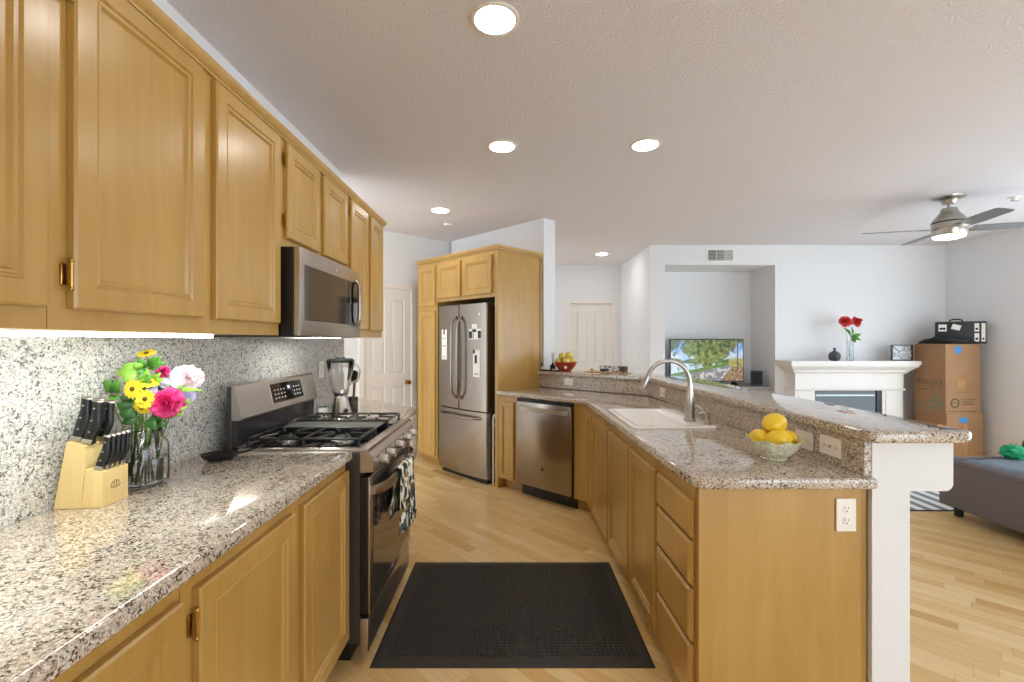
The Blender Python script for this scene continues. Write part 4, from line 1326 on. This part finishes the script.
MB().lathe([(.028, 0), (.03, .004), (.03, .05), (.012, .066), (.011, .08), (.007, .08)], 20).build('bottle', BLACK, t, 45)
for k in range(4):
    a = k * 1.6
    MB().tube([(0, 0, .07), (.018 * math.cos(a), .018 * math.sin(a), .185)], .0016, 6).build('reed', DARKSTEEL, t, 60)
p = on_bar(.035, .62)
t = thing('small_bottle', 'small clear bottle with black cap at the left end of the bar', 'bottle', p)
MB().lathe([(.012, 0), (.0125, .04), (.008, .046), (.001, .046)], 16).build('bottle', plain('clear_lotion', '#d9d6cc', .15), t, 45)
MB().lathe([(.012, .0465), (.012, .075), (.001, .076)], 16).build('cap', BLACK, t, 45)
for i, (u, v, lab) in enumerate(((.10, .60, 'black coaster tray at the left, in front of the reed diffuser'), (.215, .60, 'black coaster tray in front of the red fruit bowl'))):
    p = on_bar(u, v)
    t = thing('coaster_tray', lab, 'tray', p, RZD, 'black trays on the far bar')
    MB().box(-.045, -.03, 0, .045, .03, .012, .004).build('tray', BLACK, t, 30)
    MB().box(-.03, -.015, .0125, .03, .015, .02, .003).build('folded_cloth', PAPER, t, 30)
def patterned(k, seed):
    m, nt, b = newmat('patterned_china_%d' % seed)
    v = N(nt, 'ShaderNodeTexVoronoi', i_Scale=38. + seed)
    L(nt, coords(nt, loc=(seed * .3, 0, 0)), v.inputs['Vector'])
    sep = nt.nodes.new('ShaderNodeSeparateColor'); L(nt, v.outputs['Color'], sep.inputs[0])
    r = ramp(nt, sep.outputs[0], [(0, '#3f4350'), (.42, '#e6e3e2' if not k else '#8a5b44')], 'CONSTANT')
    L(nt, r.outputs[0], b.inputs['Base Color']); b.inputs['Roughness'].default_value = .3
    return m
p = on_bar(.73, .79)
t = thing('serving_tray', 'beige serving tray on the bar in front of the hall door', 'tray', p, RZD)
MB().box(-.24, -.08, 0, .20, .08, .008, .003).build('tray_base', plain('beige_wood', '#c5a679', .5), t, 0)
MB().sphere((-.19, -.02, .022), (.02, .016, .014), 12, 8).build('shell', plain('tan_shell', '#c2a46a', .5), t, 60)
for i, (dx, lab, mt) in enumerate(((-.075, 'white and black patterned cup, leftmost on the serving tray', 0), (.0, 'white and black patterned cup, middle of the serving tray', 0), (.075, 'white and black cup beside the brown one on the serving tray', 0), (.148, 'brown patterned cup, rightmost on the serving tray', 1))):
    q = thing('small_cup', lab, 'cup', Vector(p) + Vector((dD.x * dx, dD.y * dx, .0085)), 0, 'small cups on the serving tray')
    MB().lathe([(.026, 0), (.033, .01), (.036, .056), (.033, .056), (.029, .012), (.001, .01)], 20).build('cup_body', patterned(mt, i), q, 50)

# ------------------------------------------------------------ television niche
SHELF = plain('grey_shelf', '#8c857e', .5)
t = thing('niche_shelf', 'long grey shelf across the niche under the television', 'shelf', (2.042, YF + .03, .735))
MB().box(0, 0, 0, 1.466, .575, .032, .003).build('board', SHELF, t, 0)
for x in (.02, .72, 1.44):
    MB().box(x, .1, -.735, x + .02, .55, -.0005).build('support', WALL, t, 0)
tv = thing('television', 'flat television showing a tree lined lakeside path', 'television', (2.705, 6.32, .768), R(-2))
W2, TH = .505, .575
MB().box(-W2, 0, .045, W2, .045, .045 + TH + .02, .004).build('housing', BLACK, tv, 0)
for sx in (-1, 1):
    MB().loops([[(sx * .38 - .012, -.09, 0), (sx * .38 + .012, -.09, 0), (sx * .38 + .012, .12, 0), (sx * .38 - .012, .12, 0)], [(sx * .38 - .012, -.01, .05), (sx * .38 + .012, -.01, .05), (sx * .38 + .012, .04, .05), (sx * .38 - .012, .04, .05)]]).build('foot', BLACK, tv, 0)
# the picture on the screen: one colour per grid point
GX, GY = 150, 86
bm = bmesh.new(); cl = bm.loops.layers.float_color.new('picture')
def pic(u, v):
    n = lambda s, o=0: noise.noise(Vector((u * s * 1.75 + o, v * s + o * 2, o)))
    fb = lambda s, o=0: n(s, o) + .5 * n(s * 2.1, o + 3) + .3 * n(s * 4.3, o + 5)
    st = lambda a, b, x: max(0., min(1., (x - a) / (b - a)))
    mix = lambda a, b, t: a.lerp(b, t)
    hor = .42
    c = mix(Vector((.80, .90, 1.0)), Vector((.10, .34, .85)), st(.45, .95, v - .25 * fb(4, 3)))
    # far shore
    c = mix(Vector((.10, .17, .06)) * (1 + fb(18, 2)), c, st(0, .03, v - hor - .10 - .05 * fb(7, 1)))
    if v < hor:                                                          # water with reflections
        c = mix(Vector((.70, .82, .95)), Vector((.20, .30, .22)), st(.0, .5, fb(9, 4) * .8 + (v - .3) * 1.5))
    edge = .16 + u * .36
    if v < edge:                                                         # grassy bank
        c = Vector((.10, .24, .03)) * (1.1 + .7 * fb(14, 6))
        path = mix(Vector((.26, .25, .28)), Vector((.72, .68, .68)), st(.1, .5, fb(10, 7) + .35 * u))
        c = mix(c, path, st(.06, .09, edge - v))
        pe = .70 + v * .42
        dirt = mix(Vector((.20, .10, .05)), Vector((.55, .36, .20)), st(-.5, .6, fb(16, 8)))
        c = mix(c, dirt, st(-.01, .01, u - pe))
    # sunny undergrowth right of the path
    c = mix(c, Vector((.48, .42, .12)) * (1 + .6 * fb(15, 9)), st(.0, .08, u - .76) * st(.33, .37, v) * st(.62, .5, v))
    # hanging crowns
    d = (v - .62) * 2.4 + 1.5 * (u > .0) * (math.sin(st(.10, .95, u) * PI) - .45) + .9 * fb(5, 11)
    leaf = mix(Vector((.02, .055, .01)), Vector((.34, .42, .08)), st(-.5, .7, fb(11, 14) + .25 * (v < .65)))
    leaf = mix(leaf, Vector((.22, .15, .17)), st(.1, .6, fb(8, 21)) * st(.5, .8, u) * .8)
    c = mix(c, leaf, st(.05, .22, d))
    d2 = st(.14, .04, u) * (v - .55) * 4 + .8 * fb(7, 16) - .3
    c = mix(c, Vector((.05, .12, .02)) * (1 + fb(20, 4)), st(.1, .3, d2))
    if .915 < u < .94 and v > .25: c = mix(c, Vector((.09, .06, .04)), .85)
    return (max(0, c.x), max(0, c.y), max(0, c.z), 1)
vg = [[bm.verts.new(((-W2 + .012) + (2 * W2 - .024) * i / GX, -.0006, .062 + (TH - .012) * j / GY)) for i in range(GX + 1)] for j in range(GY + 1)]
for j in range(GY):
    for i in range(GX):
        f = bm.faces.new([vg[j][i], vg[j][i + 1], vg[j + 1][i + 1], vg[j + 1][i]])
        for lp, (a, b_) in zip(f.loops, ((i, j), (i + 1, j), (i + 1, j + 1), (i, j + 1))):
            lp[cl] = pic(a / GX, b_ / GY)
me = bpy.data.meshes.new('screen'); bm.to_mesh(me); bm.free()
m, nt, b = newmat('lit_screen')
at_ = N(nt, 'ShaderNodeVertexColor', layer_name='picture')
b.inputs['Base Color'].default_value = (.01, .01, .01, 1); b.inputs['Roughness'].default_value = .15
L(nt, at_.outputs[0], b.inputs['Emission Color']); b.inputs['Emission Strength'].default_value = .6
me.materials.append(m)
o = bpy.data.objects.new('screen', me); C.objects.link(o); o.parent = tv
t = thing('speaker', 'small black speaker on the niche shelf right of the television', 'speaker', (3.37, 6.27, .768), R(-15))
MB().loops([[(x, y, z) for x, y in round_poly([(-.065, -.06), (.065, -.06), (.065, .06), (-.065, .06)], .02, 4)] for z in (0, .20)]).build('cabinet_body', plain('charcoal_plastic', '#3a3c3f', .5), t, 40)
MB().box(-.05, -.064, .02, .05, -.0605, .18, .001).build('grille', CLOTHBLACK, t, 0)
t = thing('air_vent', 'white ceiling-height air vent with three louvre sections above the niche', 'vent', (2.78, YF - .001, 2.523))
MB().box(-.19, -.008, -.095, .19, -.0, .095, .002).build('vent_frame', PLATE, t, 0)
for i in range(3):
    x = -.165 + i * .112
    bk = MB().box(x, -.0095, -.07, x + .105, -.0082, .07).build('opening', plain('dark_duct_%d' % i, ['#6f7276', '#7d8084', '#a9abab'][i], .6), t, 0)
    for k in range(7):
        MB().at((x + .0525, -.0125, -.06 + k * .02), 0, R(35)).box(-.05, -.005, -.0008, .05, .002, .0008).build('louvre', PLATE, bk, 0)

# ------------------------------------------------------------ fireplace
FPY = 5.845
fp = thing('fireplace', 'white painted fireplace surround with moulded mantel shelf on the far wall', 'fireplace', (0, 0, 0))
MAN = plain('white_mantel_paint', '#ece9e6', .5)
bx0, bx1 = 3.638, 5.027
def wrapped(profile, x0, x1, yf, yb, name):    # moulding returning to the wall at both ends; profile (out, z)
    rings = [[(x0 - o_, yb, z) for o_, z in profile], [(x0 - o_, yf - o_, z) for o_, z in profile], [(x1 + o_, yf - o_, z) for o_, z in profile], [(x1 + o_, yb, z) for o_, z in profile]]
    return MB().loops(rings).build(name, MAN, fp, 30)
yb_ = YF - .0005
wrapped([(.0, .955), (.018, .958), (.022, .972), (.04, .985), (.05, .990), (.05, 1.003), (.07, 1.02), (.10, 1.045), (.112, 1.062), (.112, 1.075), (.125, 1.078), (.125, 1.127), (.0, 1.127)], bx0, bx1, FPY, yb_, 'mantel_shelf')
MB().box(bx0, FPY, .772, bx1, yb_, .9545).build('frieze', MAN, fp, 0)
wrapped([(0, .742), (.012, .745), (.02, .758), (.02, .768), (0, .7715)], bx0, bx1, FPY, yb_, 'frieze_moulding')
for a, b_ in ((bx0, 3.893), (4.76, bx1)):
    lg = MB().box(a, FPY + .005, 0, b_, yb_, .7415, .002).build('pilaster', MAN, fp, 0)
    MB().box(a + .04, FPY - .004, .06, b_ - .04, FPY + .0045, .71, .002).build('pilaster_panel', MAN, lg, 0)
    MB().box(a - .01, FPY - .01, 0, b_ + .01, FPY + .0045, .05).build('pilaster_base', MAN, lg, 0)
fb = MB().box(3.8935, FPY + .04, .0, 4.7595, yb_, .7415).build('firebox', BLACK, fp, 0)
MB().box(3.895, FPY + .02, .03, 4.69, FPY + .0395, .735).build('glass_door', BLACKGLASS, fb, 0)
MB().box(3.91, FPY + .012, .672, 4.665, FPY + .0195, .690).build('brushed_trim_bar', plain('pale_trim', '#c3cfc9', .35, .3), fb, 0)
MB().box(4.692, FPY + .008, .0, 4.73, FPY + .0395, .74).build('door_frame', BLACK, fb, 0)
MB().box(3.89, FPY - .06, -.0, 4.77, FPY - .012, .02).build('hearth_edge', MAN, fp, 0)
MZ = 1.1278
def mantel_pt(px, Y=5.80): return ((px - 512) / 455.1 * Y, Y, MZ)
t = thing('decor_bottle', 'small dark grey textured bottle on the mantel left of the vase', 'ornament', mantel_pt(834.5))
MB().lathe([(.035, 0), (.055, .01), (.067, .045), (.064, .085), (.04, .115), (.014, .125), (.013, .15), (.019, .155), (.018, .165), (.001, .165)], 24).build('bottle_body', plain('slate_ceramic', '#474a50', .6, var=.2, vscale=60), t, 50)
vp = mantel_pt(850)
t = thing('glass_vase', 'slim clear glass vase with red flowers on the mantel', 'vase', vp)
MB().lathe([(.036, 0), (.040, .004), (.034, .12), (.038, .25), (.0345, .25), (.030, .12), (.034, .012), (.001, .01)], 24).build('glass_wall', glass('vase_glass', (.9, .95, .96, 1)), t, 50)
RG = 'red flowers in the mantel vase'
def mp(px, py, Y): return PX(px, py, Y)
carnation('red flower at the left in the mantel vase', mp(845.5, 321.5, 5.76), (-.3, -1, .5), .078, 31, CORAL, RG, (vp[0] - .008, vp[1], MZ + .014), 'peony')
carnation('red flower at the right in the mantel vase', mp(856, 322, 5.78), (.4, -1, .4), .074, 32, CORAL, RG, (vp[0] + .01, vp[1], MZ + .014), 'peony')
leaves('green leaves below the red flowers in the mantel vase', 33, [(mp(850, 337, 5.79), mp(842, 328, 5.77), .05), (mp(851, 337, 5.79), mp(861, 334, 5.76), .05), (mp(851, 338, 5.79), mp(861, 341, 5.76), .045), (mp(850, 337, 5.79), mp(850, 327, 5.74), .05), (mp(851, 340, 5.79), mp(856, 343, 5.76), .05)], LEAF, 'greenery in the mantel vase', (vp[0], vp[1] + .01, MZ + .014))
dp = mantel_pt(902, 5.82)
t = thing('metal_sculpture', 'square openwork silver block standing at the right end of the mantel', 'ornament', dp, R(-6))
w = .125
MB().box(-w, .015, .0, w, .055, .205, .002).build('backing', plain('pewter', '#b9bcbd', .4, .3), t, 0)
for (x0, z0, x1, z1) in ((-w, 0, w, .012), (-w, .193, w, .205), (-w, .012, -w + .012, .193), (w - .012, .012, w, .193)):
    MB().box(x0, -.012, z0, x1, .0145, z1).build('frame_bar', DARKSTEEL, t, 0)
for (x0, z0, x1, z1) in ((-.11, .03, .09, .19), (-.1, .19, .0, .1), (-.11, .12, .05, .02), (.0, .02, .11, .12), (.03, .19, .11, .06), (-.02, .1, .1, .1)):
    MB().tube([(x0, 0, z0), (x1, 0, z1)], .006, 8).build('twig_bar', plain('silver_twig', '#d9dcdc', .3, .6), t, 50)
t = thing('gas_key', 'small dark gas valve knob on the wall right of the fireplace', 'valve', (5.12, YF - .001, .33))
MB().at((0, 0, 0), 0, R(90)).lathe([(.03, 0), (.03, .006), (.012, .01), (.012, .05), (.03, .055), (.03, .075), (.001, .08)], 16).build('valve_body', DARKSTEEL, t, 40)

# ------------------------------------------------------------ moving boxes and bags in the corner
def carton(label, loc, rz, w, d, h, parts):
    t = thing('moving_box', label, 'box', loc, rz, 'cardboard boxes in the corner')
    MB().box(0, 0, 0, w, d, h, .003).build('box_body', CARDBOARD, t, 0)
    return t
BXO = (5.20, 5.45, 0); BRZ = R(4)
t = carton('lower brown cardboard moving box on the floor in the room corner', (BXO[0] + .005, BXO[1], 0), BRZ, .475, .40, .511, 0)
MB().box(.16, -.0035, .40, .27, -.0005, .46).build('blue_tape_patch', BLUETAPE, t, 0)
MB().box(.22, -.0015, .0, .27, -.0005, .39).build('packing_tape', TAPE, t, 0)
t = carton('upper brown cardboard moving box printed FRAGILE beside the mantel', (BXO[0], BXO[1] + .008, .512), BRZ, .455, .395, .832, 0)
MB().box(.16, -.0015, .30, .25, -.0005, .40).build('packing_tape', TAPE, t, 0)
MB().box(.12, -.0025, .72, .20, -.0005, .805).build('blue_tape_patch', BLUETAPE, t, 0)
for z in (.415,):
    MB().box(.001, -.0012, z, .454, -.0003, z + .004).build('flap_seam', TAPE, t, 0)
    MB().box(-.0012, .001, z, -.0003, .394, z + .004).build('flap_seam', TAPE, t, 0)
text_mesh('fragile_print', 'FRAGILE', .085, CARDINK, t, (-.0008, .19, .355), (R(90), 0, R(-90)))
for (y0, z0, y1, z1) in ((.05, .305, .33, .309), (.05, .401, .33, .405), (.05, .309, .054, .401), (.326, .309, .33, .401)):
    MB().box(-.001, y0, z0, -.0003, y1, z1).build('print_border', CARDINK, t, 0)
text_mesh('size_print', 'HANDLE WITH CARE', .024, CARDINK, t, (-.0008, .26, .265), (R(90), 0, R(-90)))
for (y, z, r_) in ((.10, .15, .055), (.18, .09, .05), (.07, .08, .045), (.31, .09, .04)):
    MB().at((-.0003, y, z), 0, 0, R(-90)).lathe([(r_ * .72, 0), (r_ * .72, .0008), (r_, .0008), (r_, 0)], 24, False, False).build('printed_ring', GREENINK, t, 0)
MB().at((.12, -.0003, .12), 0, R(90)).lathe([(.042, 0), (.042, .0008), (.06, .0008), (.06, 0)], 28, False, False).build('printed_ring', CARDINK, t, 0)
text_mesh('ring_print', 'BOX', .04, CARDINK, t, (.12, -.0008, .12), (R(90), 0, 0))
for i, (a, b_) in enumerate(((.21, .40), (.21, .36), (.21, .38))):
    MB().box(a, -.001, .155 - i * .028, b_, -.0003, .165 - i * .028).build('printed_line', CARDINK, t, 0)
MB().box(.14, -.001, .25, .30, -.0003, .255).build('printed_line', CARDINK, t, 0)
MB().box(.02, -.001, .018, .40, -.0003, .026).build('printed_line', CARDINK, t, 0)
# black case with labels and draped garment bag
BZ = .512 + .832 + .0008
t = thing('black_case', 'black storage case with white labels on top of the upper moving box', 'case', (5.325, 5.72, BZ), R(-38))
MB().box(.0, .0, 0, .45, .115, .275, .010).build('case_body', plain('black_vinyl', '#1d2023', .45), t, 30)
MB().tube([(.13, .055, .273), (.14, .055, .295), (.165, .055, .303), (.215, .055, .303), (.24, .055, .295), (.25, .055, .273)], .008, 8).build('handle', CLOTHBLACK, t, 50)
for (x0, z0, x1, z1) in ((.025, .155, .10, .24), (.345, .15, .385, .25), (.345, .03, .385, .13), (.405, .03, .438, .25)):
    lb = MB().box(x0, -.002, z0, x1, -.0004, z1).build('white_label', PAPER, t, 0)
    MB().box(x0 + .008, -.0032, z0 + .02, x1 - .010, -.0022, z0 + .045).build('label_print', CLOTHBLACK, lb, 0)
m2 = MB().at((.185, -.002, .205), 0, 0, R(18)); m2.box(-.04, -.002, -.032, .04, .0015, .032)
m2.build('tilted_label', PAPER, t, 0)
t = thing('garment_bag', 'crumpled black fabric bag slumped in front of the case on the upper box', 'bag', (0, 0, BZ))
rings = []
path = [(5.215, 5.83), (5.225, 5.74), (5.24, 5.65), (5.27, 5.57), (5.33, 5.515), (5.41, 5.50), (5.49, 5.495), (5.56, 5.49), (5.60, 5.488)]
for i in range(25):
    u = i / 24 * (len(path) - 1); k = min(int(u), len(path) - 2); f = u - k
    p0, p1 = Vector(path[k]), Vector(path[k + 1])
    c = p0.lerp(p1, f); tg = (p1 - p0).normalized(); sd_ = Vector((-tg.y, tg.x))
    e_ = math.sin(PI * min(1, max(0, (i + .6) / 25.2))) ** .5
    ww = .034 * e_ + .004
    hh = (.085 + .02 * noise.noise(Vector((i * .4, 0, 7)))) * e_ * (1 - .35 * max(0, i - 10) / 14) + .006
    rings.append([(c.x + sd_.x * ww * math.cos(a), c.y + sd_.y * ww * math.cos(a), max(0, hh * (.5 + .5 * math.sin(a)) * (1 + .2 * noise.noise(Vector((i * .6, a * 2, 3)))))) for a in [2 * PI * q / 14 for q in range(14)]])
MB().loops(rings).build('bag_body', CLOTHBLACK, t, 50)

# ------------------------------------------------------------ sofa bed, rug
sb = thing('sofa_bed', 'low grey upholstered bed frame at the right edge of the living room', 'sofa bed', (3.425, 1.55, 0))
SW, SL = 1.75, 2.11
MB().box(0, 0, .085, SW, SL, .425, .018, 3).build('base', GREYCLOTH, sb, 40)
MB().tube([(.03, .03, .432), (.03, SL - .03, .432)], .03, 12).build('rail_roll', GREYCLOTH, sb, 60)
MB().tube([(.03, SL - .03, .432), (SW - .03, SL - .03, .432)], .028, 12).build('rail_roll', GREYCLOTH, sb, 60)
mb = MB()
rows = []
for j in range(31):
    v = j / 30
    rows.append([(.06 + (SW - .1) * i / 24, .05 + (SL - .11) * v, .465 + .018 * noise.noise(Vector((i * .35, v * 9, 1))) + .008 * noise.noise(Vector((i * .9, v * 22, 5))) - (.03 if i in (0, 24) or j in (0, 30) else 0)) for i in range(25)])
mb.loops(rows, False, False, closed=False)
o = mb.build('sheet', SLATECLOTH, sb, 60)
md = o.modifiers.new('thickness', 'SOLIDIFY'); md.thickness = .03; md.offset = -1
for x in (.10, SW - .1):
    for y in (.12, SL - .07):
        MB().lathe([(.028, 0), (.034, .0845)], 14, c=(x, y, 0)).build('foot', BLACK, sb, 45)
rings = []
def lump(q): return 1 + .25 * noise.noise(q * 3.1)
t = thing('green_cloth', 'crumpled bright green cloth lying on the grey bed', 'cloth', (3.90, 3.53, .515))
MB().sphere((0, 0, .0), (.095, .06, .055), 28, 18, lambda q: 1 + .35 * noise.noise(q * 2.6) + .15 * noise.noise(q * 7)).build('cloth_heap', plain('bright_green_cloth', '#129a63', .7, var=.25, vscale=30), t, 60)
t = thing('dark_cushion', 'dark grey cushion beside the green cloth on the grey bed', 'cushion', (4.115, 3.53, .555))
MB().sphere((0, 0, 0), (.13, .09, .085), 24, 14, lambda q: 1 + .12 * noise.noise(q * 2.2)).build('cushion_cover', plain('charcoal_cushion', '#4b464b', .9), t, 60)
m, nt, b = newmat('striped_rug')
co = coords(nt); sep = nt.nodes.new('ShaderNodeSeparateXYZ'); L(nt, co, sep.inputs[0])
mm = N(nt, 'ShaderNodeMath', operation='MULTIPLY'); mm.inputs[1].default_value = 1 / .13; L(nt, sep.outputs[0], mm.inputs[0])
fr_ = N(nt, 'ShaderNodeMath', operation='FRACT'); L(nt, mm.outputs[0], fr_.inputs[0])
r = ramp(nt, fr_.outputs[0], [(0, '#e6e5e2'), (.52, '#7f868d')], 'CONSTANT'); L(nt, r.outputs[0], b.inputs['Base Color']); b.inputs['Roughness'].default_value = .95
t = thing('striped_rug', 'grey and white striped rug on the living room floor behind the bar', 'rug', (2.9, 3.70, 0))
MB().box(0, 0, .0005, 1.9, 1.35, .010, .003).build('pile', m, t, 0)
MB().box(-.012, -.012, .0004, 1.912, .0, .008).build('binding', CLOTHBLACK, t, 0)

# ------------------------------------------------------------ ceiling fan
cf = thing('ceiling_fan', 'brushed nickel ceiling fan with grey blades and a lit lamp', 'ceiling fan', (3.89, 4.05, ZC))
MB().lathe([(.001, -.0005), (.115, -.0005), (.112, -.012), (.06, -.03), (.045, -.062), (.018, -.066)], 32).build('canopy', NICKEL, cf, 40)
MB().cyl((0, 0, -.06), (0, 0, -.11), .014, n=14).build('downrod', NICKEL, cf, 50)
mo = MB().lathe([(.02, -.095), (.055, -.10), (.062, -.13), (.075, -.15), (.108, -.19), (.122, -.215), (.122, -.275), (.119, -.279), (.122, -.283), (.122, -.325), (.114, -.345), (.10, -.348)], 40).build('motor_housing', NICKEL, cf, 35)
MB().lathe([(.1225, -.222), (.124, -.225), (.124, -.231), (.1225, -.234)], 40, False, False).build('dark_ring', DARKSTEEL, mo, 40)
MB().lathe([(.112, -.3465), (.106, -.360), (.07, -.370), (.001, -.373)], 36, False, True).build('lit_lamp', plain('lit_fan_lamp', '#ffffff', .4, emit=(1, .95, .88, 1), es=5.), cf, 60)
BLADE = plain('grey_blade', '#7b7f83', .45)
for k in range(4):
    a = R(75 + 90 * k)
    mb = MB().at((0, 0, -.285), a, R(-11))
    poly = [(.16, -.058), (.35, -.068), (.615, -.062), (.645, -.05), (.65, .0), (.645, .05), (.615, .058), (.35, .062), (.16, .052)]
    mb.prism(poly, -.004, .004)
    bd_ = mb.build('blade', BLADE, cf, 0)
    mb = MB().at((0, 0, -.285), a, R(-11)); mb.box(.110, -.03, -.0085, .225, .03, -.0045, .002); mb.build('blade_iron', NICKEL, bd_, 0)
